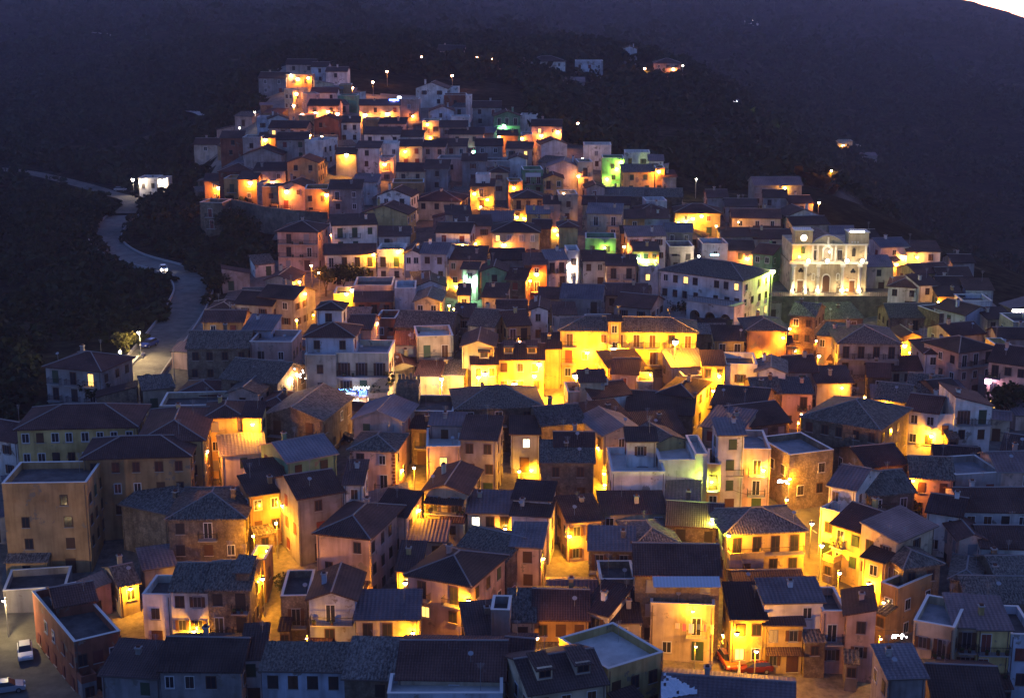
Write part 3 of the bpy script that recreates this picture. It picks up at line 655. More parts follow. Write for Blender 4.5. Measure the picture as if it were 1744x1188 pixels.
1342 1392 631 6.5 0 9 G g r w1|grey house with broad purple-brown roof below the orange-lit arches
1392 1452 650 6.2 0 8 S g r n|low grey house with brown awning roof and parked cars behind
1284 1330 668 6.2 0 8 G s t w1|stone house with dark tile roof below the white gable house
1332 1384 668 6.4 0 7 S p g w2|pinkish house with pale slab roof beside the parked cars
1273 1340 560 9 0 9 H o t n|old hip-roofed house with orange-lit eaves below the convent
1268 1350 586 6 0 5 S o b w3|orange-lit ruined house with stone arches
1218 1268 578 7 3 8 S y b b1w2|yellow-lit balcony house left of the orange-lit arches
1374 1470 542 8 -10 10 S s t w3|stone house with mossy lean-to roof below the church terrace
1346 1388 536 9 24 9 G s t w2|tall dark stone house with mossy roof below the church terrace's left end
1428 1533 583 9.5 2 12 H g t w4b1|large grey house with rounded mossy hip roof and balconies
1392 1430 571 8.5 30 8 S p t w2|pinkish house attached to the left of the rounded mossy hip roof
1516 1602 539 6.5 0 10 G s t w3|long stone house with mossy roof and paired windows
1600 1644 532 6.8 -18 8 F s b n|windowless grey stone block right of the long stone house
1645 1690 532 7 -28 9 P b b n|pale blue blank gable house at the right
1682 1726 541 6 -10 7 S c b w2|cream house with verandah right of the pale blue gable
1576 1633 600 8 5 10 H b b w2|bluish house with dark hip roof at the right
1634 1694 594 9 -26 9 H p b b1w3|tall pinkish house with stacked balconies at the right
1620 1676 568 6.5 -18 8 G c r n|low house with maroon roof above the stacked-balcony house
1537 1569 572 7.5 0 7 P o r w1|small gable house lit bright orange by a wall lamp
1516 1577 628 5 0 8 G c r w3|cream house with brown roof below the bright orange gable
1478 1516 640 5 10 8 G s b w1|small stone house with dark roof left of the cream brown-roofed one
1545 1602 666 6 18 10 G s t w2|dark house with mossy roof below the tall bluish house
1602 1642 670 6 -20 8 G s b w1|dark house with purple roof beside the mossy one
1684 1752 617 9 32 10 G p b b1w3|white balcony house at the right edge with a pink lit sign
1697 1724 588 6.5 0 6 F y b n|small yellow wall lit from below near the right edge
1726 1765 548 7 0 8 F c b w1|cream house at the right edge under a white light bar
1700 1765 575 6 0 7 G g b n|grey house at the right edge above the white balcony house
1124 1264 467 10.5 36 12 H w t w8l1|long white convent with mossy roof and lit windows
1282 1316 431 9 33 9 G n r w2|green house with purple-red roof left of the church
1477 1522 453 6.5 0 9 S c z w1|cream chapel annex with large brown door right of the church
1500 1548 419 6.5 -15 8 G w z w1|white-gabled house behind the chapel annex
1545 1602 427 6 0 9 S w r w2|white house with balcony and maroon roof on the right ridge
1562 1622 463 5.5 -20 8 G y r n|house with red roof and orange-lit gable on the right ridge
1513 1566 487 8 18 10 H w r w2|white house with red-brown hip roof right of the church terrace
1566 1598 484 7.5 -14 8 S w r w1|white house attached right of the red-brown hip roof
1600 1646 487 5.5 0 8 G g b w1|grey house with dark roof on the right ridge
1645 1692 492 5.5 5 8 S w b w1|pale house at the end of the right ridge
1600 1655 470 5.5 0 8 G g b n|low grey roof on the right ridge above the pale end house
1598 1641 503 5.5 0 7 S o b w1|orange-lit house beside a flaring lamp on the right ridge
1622 1660 446 5 0 7 G g b n|small grey house at the far end of the right ridge
1640 1690 512 5.5 0 7 F b b w1|pale blue flat-roofed house below the right ridge end
1150 1227 361 6.5 0 9 H y r w2|yellow-lit house with brown hip roof and a wall lamp, upper right
1247 1330 370 6 3 9 G c r w3|long cream house with dark red roof above the church
1340 1398 367 6.5 -10 9 P w b w1|white gable house above the church
1350 1412 381 6 -10 8 G c b w1|cream house with dark roof just above the church clock
1285 1366 314 6 0 9 G g m w6|long low grey building with windows on the upper right edge
1284 1350 405 6.5 0 9 G c r w1|house with broad maroon roof left of the church clock tower
1230 1290 402 6 0 8 S g b w1l2|grey house with one lit window above the convent
1196 1240 415 6 0 8 F b z w1|pale blue flat-roofed house above the convent
1240 1285 425 6 0 8 S p b w1|pinkish house with dark roof behind the convent
1236 1290 350 5 0 8 G g b n|low grey roof above the long cream house
786 813 457 7 8 5 S w b w1|small white house lit green by a street lamp
820 862 461 7 0 8 P n b w1|dark green-tinted gable house beside the green-lit one
862 895 475 6 10 8 S s r w1|stone house with brown roof below the green-tinted gable
893 931 449 8 0 8 S k r w1|reddish house behind the orange-lit lamp corner
932 966 441 8.5 -14 8 G w z w2|greenish-white house with pale roof beside a white lamp
966 987 427 9.5 -5 7 F w b w1|tall greenish-white house end beside a white lamp
993 1033 443 6.5 0 8 S w r w2|white house with flat brown roof left of the cream balcony house
1033 1084 451 8 0 8 S c r b1w2|cream balcony house with brown roof above the yellow palace
1088 1124 453 7.5 0 8 F w b w1|white house between the balcony house and convent
1079 1122 426 7.5 0 7 S y b w3|market hall with yellow-green lit ground floor
1070 1134 401 8.5 0 8 S w m w3|house with pale metal roof behind the market hall
997 1049 406 7.5 0 8 F n b w2|dark flat-roofed building with green-lit ground floor
1000 1058 363 10 6 9 S c z b1w2|tall cream house with blue-edged roof and two balconies, upper centre
1058 1082 396 7 0 6 S o b n|narrow orange-lit house right of the green-lit ground floor
1064 1098 371 6.5 0 8 S o r w1|orange-lit house with red-brown roof, upper centre right
1098 1140 371 6.5 0 8 S b r n|plain bluish house right of the orange-lit one, upper centre right
992 1072 347 6.5 4 8 G c r w3|long cream house with brown roof above the tall blue-edged house
1088 1138 359 5.5 0 8 H w r w1|small white house with purple hip roof, upper right
1100 1136 342 6.5 0 7 F w m n|white house with pale sheet roof above the small purple hip roof
1140 1182 420 6 0 8 F g b w2|grey-green house behind the convent's left corner
1134 1180 394 6 0 8 G g z w2|grey house with blue-grey roof right of the pale metal roof
952 984 385 8.5 0 7 H y r n|narrow tower-like house with orange-lit left side
874 927 336 8.5 0 9 H y b b1w3|large yellow-lit house with balcony, upper centre
926 954 346 8.5 0 7 S p r w1|pinkish house between the large yellow-lit house and plain tower block
952 984 331 10.5 0 8 F c b w1|plain cream tower block, upper centre
897 936 363 6.5 0 7 S y z n|small yellow-lit house with bluish roof, upper centre
838 918 394 7.5 3 10 H c b w4|wide cream house with dark hip roof above an orange lamp
907 938 388 7 0 8 G s r n|stone house with maroon roof left of the tower-like house
775 838 384 6.5 -5 9 S p b w2|long pinkish house with dark roof, centre
820 874 376 7 0 9 S g m n|grey house with purple sheet roof, centre
742 800 395 6.5 5 9 G w b w2|whitewashed house with broken dark roof, centre
755 826 441 6.5 0 10 S p r w2|long pinkish house with maroon roof left of the green-tinted gable
838 894 441 6.5 0 9 G g b n|grey house with dark roof below the orange lamp, centre
760 802 364 6.5 -5 8 S c b w1|cream house with dark roof, left of the lit arched tower
801 841 316 9.5 5 7 S y b b1w1|tall house with lit orange loggia and arched doorway
810 834 297 12 0 4 F w b w1|small white rooftop cube above the lit loggia house
866 890 308 7.5 -4 6 F o b n|narrow orange-lit wall left of the green-lit balcony house
891 925 289 8.5 0 8 F n b b2w2|green-lit house with white balcony, upper centre
926 959 303 7.5 -3 8 P y b w2|greenish-cream gable house right of the green-lit balcony house
930 990 284 7.5 5 9 P b m n|broad bluish gable with purple roof, upper centre
985 1010 276 9.5 0 8 F c b b1w1|narrow cream house with stacked balconies beside an orange lamp
994 1041 247 7.5 -2 8 F w m w1|long white flat-roofed house on the upper right skyline
1064 1107 260 8 0 8 F w m w2|white flat-roofed house near the upper right skyline
1105 1130 273 7.5 5 7 S w m w1|small white house on the upper right skyline edge
1026 1063 269 7.5 5 8 F n b w1|green-lit house beside the yellow-green lamp
1062 1114 292 7 0 8 S y t w2|yellowish house with tile roof right of the yellow-green lamp
1116 1132 286 8 0 6 F o b w1|bright orange-lit house corner at the upper right edge
1128 1152 300 6 0 7 S c r n|small house with orange-lit roof at the upper right edge
1030 1096 333 5.5 0 9 G s t n|long low mossy roof, left of two, upper right
1096 1162 334 5.5 0 9 G s t n|long low mossy roof, right of two, upper right
999 1030 319 7.5 0 8 P p b w1|pinkish gable house above the long cream house
706 784 341 5.5 8 11 H c r w3|low house with wide maroon hip roof, upper left centre
787 828 273 7.5 0 8 S g b w1|grey house with dark roof right of the blue lit sign
826 868 274 7 0 8 F g b w2|grey flat-roofed house, upper centre
867 896 270 7.5 5 8 P w b n|pale gable wall right of the grey flat-roofed house
745 788 270 6.5 0 8 F g b w1|grey flat-roofed house under the small lit sign
832 866 292 8 0 9 H c b w1|dark hip-roofed house left of the green-lit balcony house
742 794 248 6.5 0 9 S p b w3|pinkish row house, upper centre
810 856 247 6.5 0 9 G g b w2|grey house with dark roof, upper centre right
348 381 307 7.8 -3 8 S o b w1|orange-lit house at the left end of the terrace wall
381 406 304 8.5 0 8 F o b b1w1|orange-lit flat-roofed house second along the terrace wall
405 437 304 8.5 3 8 S o b w1|orange-lit house with dark roof third along the terrace wall
446 474 318 8.5 0 7 F o b w1|orange-lit narrow block fourth along the terrace wall
474 520 317 8.5 6 9 P p b w2|pink gable house lit orange on the terrace wall
519 559 322 9.5 0 9 F o b w2|brown block at the right end of the terrace wall
437 448 312 7 0 6 F g b n|narrow grey house squeezed into the terrace wall row
340 378 345 9 12 7 F s b w1|stone tower-like house below the left end of the terrace wall
372 432 291 7.5 0 10 H k r w3|brick-red house with dark hip roof above the terrace wall row
432 486 290 7 0 9 S g b w2|grey house above the terrace wall row
489 541 276 8.5 0 9 P o r w2|large brown gable house, upper left
519 549 239 8.5 22 9 F w m n|blank white cube house beside a bright whitish lamp
572 606 262 6.5 0 7 S g b n|dark house right of the blank white cube
606 646 251 7.5 0 8 S w b w1|white house left of the stacked balcony house, upper left
646 680 244 8 0 8 F w b b1w2|white stacked balcony house, upper left centre
646 670 268 6.5 0 6 F p b b1w1|small pinkish house lit orange at its foot
680 719 248 7.5 0 8 S c b b1w2|cream house with lit balcony, upper centre left
720 758 249 7.5 0 8 S p b w2|pinkish house with dark roof, upper centre left
560 615 321 9.5 0 9 S g b w2|large dark grey house right of the terrace wall
600 642 309 6.5 0 8 S w m n|pale house with whitish sheet roof above the dark grey one
642 699 333 8.5 10 9 P w b w2|white house with bowed gable roof, left centre
616 693 363 8.5 10 9 P y b n|greenish-yellow blank gable house, left centre
675 724 291 6.5 0 9 S c b w2|cream house with one lit window, upper left centre
668 722 311 6 0 8 F o b w2|orange-brown flat house below the cream one
722 763 286 7.5 0 9 S g b w1|grey house with dark roof, upper centre left
472 541 393 9.8 3 10 H p b b2w2|tall pink house with white balcony at the left edge of the village
556 589 379 8.5 0 7 P w b w1|small white gable behind the tall pink house
566 642 382 11 -12 9 S w b b1w3|tall white house with sloping roofline, left centre
645 698 401 7.5 0 8 S w b b2w2|white house with long balcony right of the tall white house
553 640 432 7.5 -2 8 S w r w4|long white house with street lamp glow at its right end
642 687 425 9 2 8 F w b b1w2|white block lit orange on its right corner
688 716 431 8.5 0 8 P w b w2|white gable house right of the orange corner
716 760 431 8.5 10 9 G b z w2|pale blue house right of the white gable house
452 498 476 6.5 8 9 P c r n|cream blank gable house at the top of the orange stairway lane
602 668 486 6.5 3 9 F p b w2|low pinkish house right of the floodlit wall
604 668 512 5.5 0 6 S k b w3|brownish house front above the orange lamp
672 708 491 7.5 0 8 F b m n|pale blue cube house, left centre
708 758 486 6.5 0 9 P b b n|bluish gable house with verandah, left centre
706 750 512 6.5 5 10 P c t w2|cream gable house with tile roof, centre left
674 768 556 6.5 8 10 G s t w3|long dark house with mossy roof above the lit roof terrace
640 673 542 6.5 0 7 F k b w2|brownish house front lit by an orange lamp
568 602 500 6 0 7 F y b n|low building with bright yellow floodlit wall
487 537 109 6.5 0 9 G p b w2|pale house at the very top end of the village
530 558 113 6 0 8 G b b w1|bluish house beside the one at the very top end
440 487 132 6.5 5 9 G g b w2|grey house left of the orange hilltop cluster
488 531 127 5.5 0 6 F o b w2|orange-lit house front in the hilltop cluster
484 499 152 7 30 8 F c b w2|narrow house on the left of the lit climbing street
522 545 160 7 -20 8 F p b w1|narrow house on the right of the lit climbing street
530 574 157 5.5 0 8 G w r w2|white house with red-brown roof near the hilltop
577 599 144 5.5 0 6 F o b n|small block lit orange near the hilltop
575 607 163 5.5 0 7 F n b w1|small greenish flat-roofed house near the hilltop
555 591 121 5.5 0 8 G w b w1|white house right of the hilltop cluster
708 761 150 7 5 10 P w b w2|large white gable house near the hilltop
761 780 149 6 0 7 F w b n|small white cube beside the large white hilltop gable
757 796 162 6.5 0 9 F k b w1|reddish flat house below the white hilltop gable
793 802 163 9 0 6 F w b n|slim white tower wall on the upper skyline
682 713 169 7.5 0 8 F p b w1|pinkish house right of the blue lit sign near the hilltop
612 681 179 7.5 0 9 S c b w4|long cream house with two orange lamps near the hilltop
733 773 188 7 0 8 P b b w1|bluish gable house below the reddish flat house
525 576 179 6.5 0 9 G p b w2|pinkish house with two orange lamps near the hilltop
535 576 204 7.5 5 8 P k k w2|dark red gable house near the hilltop
508 535 196 5.5 0 6 F o b n|orange-lit wall at the foot of the climbing street
458 521 217 6.5 5 9 G p r w4|long pinkish house with red-brown roof, upper left
457 491 202 7 -10 8 P w b w1|white gable house at the upper left edge
437 460 200 7.5 0 7 F b b w1|pale blue flat house at the upper left edge
471 524 237 6.5 0 9 G g b w2|grey house with dark roof left of the blank white cube
441 469 234 5.5 0 7 S o r w1|small house with orange-lit wall, upper left
375 413 234 7.5 0 9 S k b w1|reddish-dark house at the upper left edge
413 444 234 8.5 0 8 F g b w1|grey flat-roofed house left of the small orange-lit wall
415 479 263 6.5 0 9 P g b n|broad grey gable above the brick-red house
330 372 245 6 5 8 G g b w1|lone grey house beyond the upper left edge
578 613 208 6.5 0 8 S w b w2|white house right of the dark red gable
620 681 228 6.5 0 9 S w b w3|long white house, upper left centre
617 643 203 5.5 0 7 F o b n|small wall lit by an orange lamp near the hilltop
645 690 210 6 0 8 S p b w2|pinkish house below the two orange lamps
680 719 232 6.5 0 8 S w b w2|white house with dark roof above the lit balcony house
719 749 206 7.5 0 8 F c b w2|cream block with orange lit upper windows
749 796 216 7.5 0 9 S p b w2|pinkish house right of the cream block
768 801 199 6.5 0 7 F w b w1|white flat house near the upper skyline
765 823 228 6.5 0 9 S p b w2|long pinkish house, upper centre right
805 853 182 6.5 0 9 G g b w2|grey house with dark roof on the upper right skyline
842 886 197 7.5 0 8 P n b b2w3|mint-green lit house on the upper skyline
886 914 196 6 0 7 F w b w1|white flat house right of the mint-green lit one
905 956 214 7 0 9 G p b w2|pinkish house with orange-lit gable end on the upper skyline
887 906 229 6.5 0 7 F p b w1|small pink cube below the upper skyline
922 966 245 7 -5 9 P b b n|bluish gable house right of the small pink cube
848 882 230 5.5 0 7 S o b n|low house with orange-lit roof edge, upper centre
862 906 252 6.5 0 8 S p b w2|pinkish house below the small pink cube
848 896 101 6.5 0 10 H p b w3|pale villa with hip roof on the distant knoll
902 963 104 7.5 0 11 H w b w3|long white villa with hip roof on the distant knoll
980 1027 104 9.5 0 10 F b b w3|tall pale apartment block on the distant knoll
1115 1159 107 8.5 0 10 H p b w3|villa lit orange at its foot on the distant knoll
922 996 139 4.5 0 9 S g m w2|long low shed with pale roof edge below the knoll villas
236 268 303 6 0 7 F w b w2|isolated white house floodlit white beside the valley road
269 286 303 4.5 0 5 F w b n|floodlit white annex of the isolated roadside house
1244 1262 176 5 0 8 S w m n|small hut with a white lit roof edge on the right hillside
1421 1452 240 6 0 8 F c b w2|lone cream house lit by one lamp on the right hillside
1452 1466 248 5 0 7 F c b n|small annex of the lone cream house on the right hillside
1448 1494 265 4 0 7 S g m n|low shed with pale roof edge on the right hillside
1300 1340 335 5.5 8 8 G g b w2|grey house with dark roof on the shoulder above the church, left of two
1345 1385 345 5 -6 8 G c r w1|cream house with red-brown roof on the shoulder above the church, right of two
1415 1455 398 5 5 8 G g z w1|grey house with blue-grey roof behind the church bell tower
1458 1498 404 5 -8 8 G p b w1|pinkish house with dark roof right of the church bell tower
1205 1240 335 5 0 8 G g b n|low grey house at the right end of the long mossy roofs
1060 1085 83 8 5 12 P b b n|pale gable building alone on the far slope, top centre
1270 1292 36 9 0 14 F w b n|tiny pale building high on the far slope, top right
745 790 86 5 0 12 G p b n|pale low house on the slope behind the hilltop
1408 1428 292 5 0 7 F b b n|small roadside building beside the right-hand pole lamps
821 860 505 6.5 8 9 S c b w2|cream house with dark roof below the dark green-tinted gable
918 958 507 6 0 7 S c r w3|cream house with brown roof above the tall narrow white house
955 1024 507 8 8 10 G g z w3|grey house with broad blue-grey roof above the yellow palace
904 932 526 9.5 0 8 P w r w1|tall narrow white house with brown roof
944 981 534 6.5 0 7 S w r n|white blank-walled house with brown roof right of the tall narrow one
1029 1103 501 6.5 0 8 G c r w3|long cream house with brown roof left of the convent
1046 1108 521 6.5 22 9 G g r w2|bluish house with brown roof above the yellow palace's right half
848 898 533 6 0 9 G s r w2|dark house with brown roof, centre, above the twin-walled cream house
797 842 553 8 18 10 G c t w2|cream house with grey tile roof behind the piazza villa
864 903 552 8.5 -14 9 G y r b1w2|house with brown roof and yellow-lit balconies behind the piazza villa
774 806 538 6 0 8 S p r w1|small pinkish house with brown roof, centre
925 955 592 7.5 0 8 S y r n|yellow-lit stone wall house between villa and palace
780 800 501 7 0 7 S w r w1|small white house with an orange light at its foot, centre
1000 1046 547 6 0 6 F s b n|flat dark roof behind the yellow palace
'''
# ---------------------------------------------------------------- ground
def ground_mat():
    m = bpy.data.materials.new('hillside'); t, b = nodes(m); L = t.links
    tc = N(t,'ShaderNodeTexCoord')
    n1 = N(t,'ShaderNodeTexNoise'); n1.inputs['Scale'].default_value=.02; n1.inputs['Detail'].default_value=8; n1.inputs['Roughness'].default_value=.7; L.new(tc.outputs['Object'], n1.inputs['Vector'])
    n2 = N(t,'ShaderNodeTexNoise'); n2.inputs['Scale'].default_value=.35; n2.inputs['Detail'].default_value=5; L.new(tc.outputs['Object'], n2.inputs['Vector'])
    c = ramp(t, n1.outputs['Fac'], [(.35,(.012,.013,.009)),(.5,(.024,.023,.016)),(.62,(.045,.039,.028)),(.74,(.1,.085,.062))])
    c = mul(t, c, ramp(t, n2.outputs['Fac'], [(.35,(.4,.42,.4)),(.65,(1.3,1.25,1.2))]))
    sp=N(t,'ShaderNodeSeparateXYZ'); L.new(tc.outputs['Object'],sp.inputs[0]); ad=N(t,'ShaderNodeMath',operation='MULTIPLY_ADD'); L.new(n1.outputs['Fac'],ad.inputs[0]); ad.inputs[1].default_value=14; L.new(sp.outputs[2],ad.inputs[2])
    fr=N(t,'ShaderNodeMath',operation='MODULO'); L.new(ad.outputs[0],fr.inputs[0]); fr.inputs[1].default_value=5.5; ab=N(t,'ShaderNodeMath',operation='ABSOLUTE'); L.new(fr.outputs[0],ab.inputs[0])
    dv=N(t,'ShaderNodeMath',operation='DIVIDE'); L.new(ab.outputs[0],dv.inputs[0]); dv.inputs[1].default_value=5.5
    c=mul(t,c,ramp(t,dv.outputs[0],[(0,(2.0,1.9,1.8)),(.18,(.9,.9,.9)),(1,(1.1,1.1,1.1))]))
    L.new(c, b.inputs['Base Color']); b.inputs['Roughness'].default_value=1; b.inputs['Specular IOR Level'].default_value=0
    MAT['hillside']=m
ground_mat()
noisy('paving', (.10,.09,.085), (.2,.185,.17), 1.2, .85)
noisy('asphalt', (.10,.095,.09), (.18,.17,.155), .5, .9)
noisy('stone_dark', (.07,.065,.06), (.17,.15,.13), .7, .95, bump=.6)
noisy('grass', (.03,.07,.015), (.07,.13,.03), 2, .9)
def noise2(x, y, seed=0):
    s = np.zeros_like(x)
    for k,(f,a) in enumerate(((.011,1),(.027,.55),(.06,.3),(.13,.16))):
        s += a*np.sin(f*x*1.3+seed+k*2.1+1.7*np.sin(f*y*.8+k))*np.cos(f*y*1.1+k*1.3+1.3*np.sin(f*x*.7+seed))
    return s
def rough(x, y, z):
    r = np.sqrt(x*x+y*y); amp = np.clip((r-620)/700, 0, 1)*9*np.clip((3300-r)/1500,.25,1)
    return z+noise2(x,y,3)*amp
nu, nv = 260, 330
uu = np.linspace(-.8,.8,nu); yy = np.exp(np.linspace(math.log(45), math.log(4200), nv))
X = uu[None,:]*yy[:,None]; Y = np.repeat(yy[:,None], nu, 1)
Z = rough(X, Y, H(X, Y))
def grid_obj(name, X, Y, Z, mats, lift=0):
    a, b_ = X.shape; v = np.stack([X, Y, Z+lift], -1).reshape(-1,3)
    idx = np.arange(a*b_).reshape(a,b_)
    f = np.stack([idx[:-1,:-1], idx[:-1,1:], idx[1:,1:], idx[1:,:-1]], -1).reshape(-1,4)
    me = bpy.data.meshes.new(name); me.from_pydata(v.tolist(), [], f.tolist()); me.materials.append(MAT[mats])
    me.polygons.foreach_set('use_smooth', [True]*len(f)); me.update(); return obj(name, me)
ter = grid_obj('ground', X, Y, Z, 'hillside'); tag(ter, 'dark hillside ground under and around the village', 'ground', kind='structure')
# village paving: a sheet 6 cm above the ground inside the built-up outline
OUT = [(-60,1260),(-60,1010),(-40,800),(60,720),(200,680),(310,560),(400,480),(470,440),(455,400),(540,360),(345,345),(350,300),(360,240),(440,190),(480,95),(550,120),(610,160),(700,165),(790,178),(850,205),(950,240),(1040,262),(1130,295),(1150,345),(1230,370),(1330,385),(1400,400),(1540,440),(1680,510),(1790,590),(1820,700),(1820,1260)]
def inside(px, py, poly):
    c = np.zeros(px.shape, bool); n = len(poly)
    for i in range(n):
        x1,y1 = poly[i]; x2,y2 = poly[(i+1)%n]
        k = ((y1>py)!=(y2>py)) & (px < (x2-x1)*(py-y1)/((y2-y1) or 1e-9)+x1); c ^= k
    return c
def project(x, y, z):
    dz = z-CAMZ; dep = y*CP-dz*SP; u = x/dep; v = (y*SP+dz*CP)/dep
    return CX+u*F_PX, CY-v*F_PX, dep
xs = np.arange(-190, 240, 3.0); ys = np.arange(140, 640, 3.0)
GX, GY = np.meshgrid(xs, ys); GZ = H(GX, GY)
PX_, PY_, _d = project(GX, GY, GZ); ins = inside(PX_, PY_, OUT)
def strip_from_grid():
    idx = np.full(GX.shape, -1); vs=[]; fs=[]
    for i in range(GX.shape[0]-1):
        for j in range(GX.shape[1]-1):
            if ins[i,j]:
                q=[]
                for a,b_ in ((i,j),(i,j+1),(i+1,j+1),(i+1,j)):
                    if idx[a,b_]<0: idx[a,b_]=len(vs); vs.append((GX[a,b_],GY[a,b_],GZ[a,b_]+.12))
                    q.append(int(idx[a,b_]))
                fs.append(q)
    me = bpy.data.meshes.new('paving'); me.from_pydata(vs,[],fs); me.materials.append(MAT['paving']); me.polygons.foreach_set('use_smooth',[True]*len(fs)); me.update(); return obj('paving', me)
tag(strip_from_grid(), 'worn stone and asphalt paving of lanes and squares between the houses', 'paving', kind='structure')
RV,RF=[],[]
def ribbon(name, pts, width, mat, lift=.18, kerb=None, label=None, zmin=110, close_step=2.5):
    P = [march(px,py,0,zmin)[0] for px,py in pts]
    # smooth centreline
    C=[]
    n=len(P)
    for i in range(n-1):
        p0,p1,p2,p3=P[max(i-1,0)],P[i],P[i+1],P[min(i+2,n-1)]; m=max(2,int((p2-p1).length/close_step))
        for k in range(m):
            t=k/m; C.append(.5*((2*p1)+(-p0+p2)*t+(2*p0-5*p1+4*p2-p3)*t*t+(-p0+3*p1-3*p2+p3)*t**3))
    C.append(P[-1]); C=[Vector((c.x,c.y,0)) for c in C]
    vs=[]; fs=[]; Ls=[];Rs=[]
    for i,c in enumerate(C):
        d=(C[min(i+1,len(C)-1)]-C[max(i-1,0)]).normalized(); nrm=Vector((-d.y,d.x,0)); z=ground(c.x,c.y)+lift
        z=max(z, ground(*(c+nrm*width/2).xy)+.08, ground(*(c-nrm*width/2).xy)+.08)
        a=c+nrm*width/2; b_=c-nrm*width/2; a.z=b_.z=z; Ls.append(a); Rs.append(b_); vs+=[tuple(a),tuple(b_)]
        if i: k=2*i; fs.append((k-2,k-1,k+1,k))
    me=bpy.data.meshes.new(name); me.from_pydata(vs,[],fs); me.materials.append(MAT[mat]); me.update(); o=obj(name,me); k0=len(RV); RV.extend([Vector(v_) for v_ in vs]); RF.extend([tuple(k0+i_ for i_ in f_) for f_ in fs])
    tag(o, label, 'road', kind='structure')
    if kerb:
        for side,(E,sg) in enumerate(((Ls,1),(Rs,-1))):
            b=MB()
            for i in range(len(E)-1):
                a,c=E[i],E[i+1]; d=(c-a); 
                if d.length<.01: continue
                d.normalize(); nn=Vector((-d.y,d.x,0))*sg*.3; hgt=kerb
                q=[a,c,c+nn,a+nn]; top=[Vector((p.x,p.y,p.z+hgt)) for p in q]; bot=[Vector((p.x,p.y,p.z-1.2)) for p in q]
                b.poly(top,'concrete'); b.poly([bot[0],bot[1],top[1],top[0]],'concrete'); b.poly([bot[3],bot[2],top[2],top[3]],'concrete')
            w_=b.build('road_wall'); tag(w_, 'low pale wall along the %s edge of the valley road'%('outer' if side==0 else 'inner'), 'wall')
    return Ls,Rs
ribbon('valley_road', [(190,700),(228,650),(265,600),(300,555),(322,520),(330,495),(312,474),(270,458),(215,440),(185,420),(180,402),(192,385),(212,368)], 8.5, 'asphalt', kerb=.55, label='winding asphalt valley road with one car coming down it')
ribbon('far_road', [(212,366),(225,352),(215,338),(170,326),(120,312),(60,298),(0,290),(-80,288)], 7, 'stone_dark', lift=.5, label='upper stretch of the valley road leading off to the left')
ribbon('climbing_street', [(500,208),(492,198),(510,186),(512,172),(505,160),(508,145),(512,132)], 6, 'paving', label='lit street climbing through the hilltop houses')
ribbon('street', [(1440,1010),(1410,960),(1390,920),(1375,880),(1350,850),(1325,825)], 6.5, 'asphalt', label='steep street glowing yellow between the houses at lower right')
ribbon('road', [(-10,1000),(20,1060),(60,1150),(110,1230)], 11, 'asphalt', label='road at the lower left corner with a white car')
ribbon('hillside_path', [(140,60),(175,62),(190,68),(212,72)], 6, 'concrete', lift=2.5, label='pale bend of a track on the upper left hillside',zmin=500)
ribbon('hillside_path', [(286,186),(312,190),(330,196),(350,204)], 5, 'concrete', lift=1.2, label='pale bend of a track left of the hilltop',zmin=450)
# grass plot beside the road
def patch(name, pts, mat, lift, label, kind='structure'):
    P=[march(px,py)[0] for px,py in pts]; b=MB(); b.poly([(p.x,p.y,p.z+lift) for p in P], mat); tag(b.build(name), label, 'lawn', kind=kind)
patch('lawn', [(207,640),(236,612),(240,602),(208,608)], 'grass', .35, 'small bright green lawn beside the valley road')
# retaining walls
def retain(pts, hgt, mat, label, th=.6, par=.9, zc=None):
    P=[]
    for px,py in pts:
        p,t=march(px,py,hgt) if not zc else (Vector(at(px,py,zc)),zc)
        P.append(p)
    b=MB()
    for a,c in zip(P[:-1],P[1:]):
        d=(c-a); d.z=0; d.normalize(); nn=Vector((-d.y,d.x,0))*th
        if nn.y<0: nn=-nn
        q=[a,c,c+nn,a+nn]; bot=[Vector((p.x,p.y,min(a.z,c.z)-hgt-4)) for p in q]
        b.poly(q,mat); b.poly([bot[0],bot[1],c,a],mat); b.poly([bot[2],bot[3],a+nn,c+nn],mat); b.poly([bot[1],bot[2],c+nn,c],mat); b.poly([bot[3],bot[0],a,a+nn],mat)
    o=b.build('retaining_wall'); tag(o,label,'wall'); collide(b, Matrix()); return P
retain([(345,338),(400,340),(450,352),(500,358),(556,362)], 7, 'stone_dark', 'long dark retaining wall under the orange-lit terrace row')
retain([(208,640),(238,605),(241,600)], .9, 'concrete', 'pale low wall around the little green lawn')
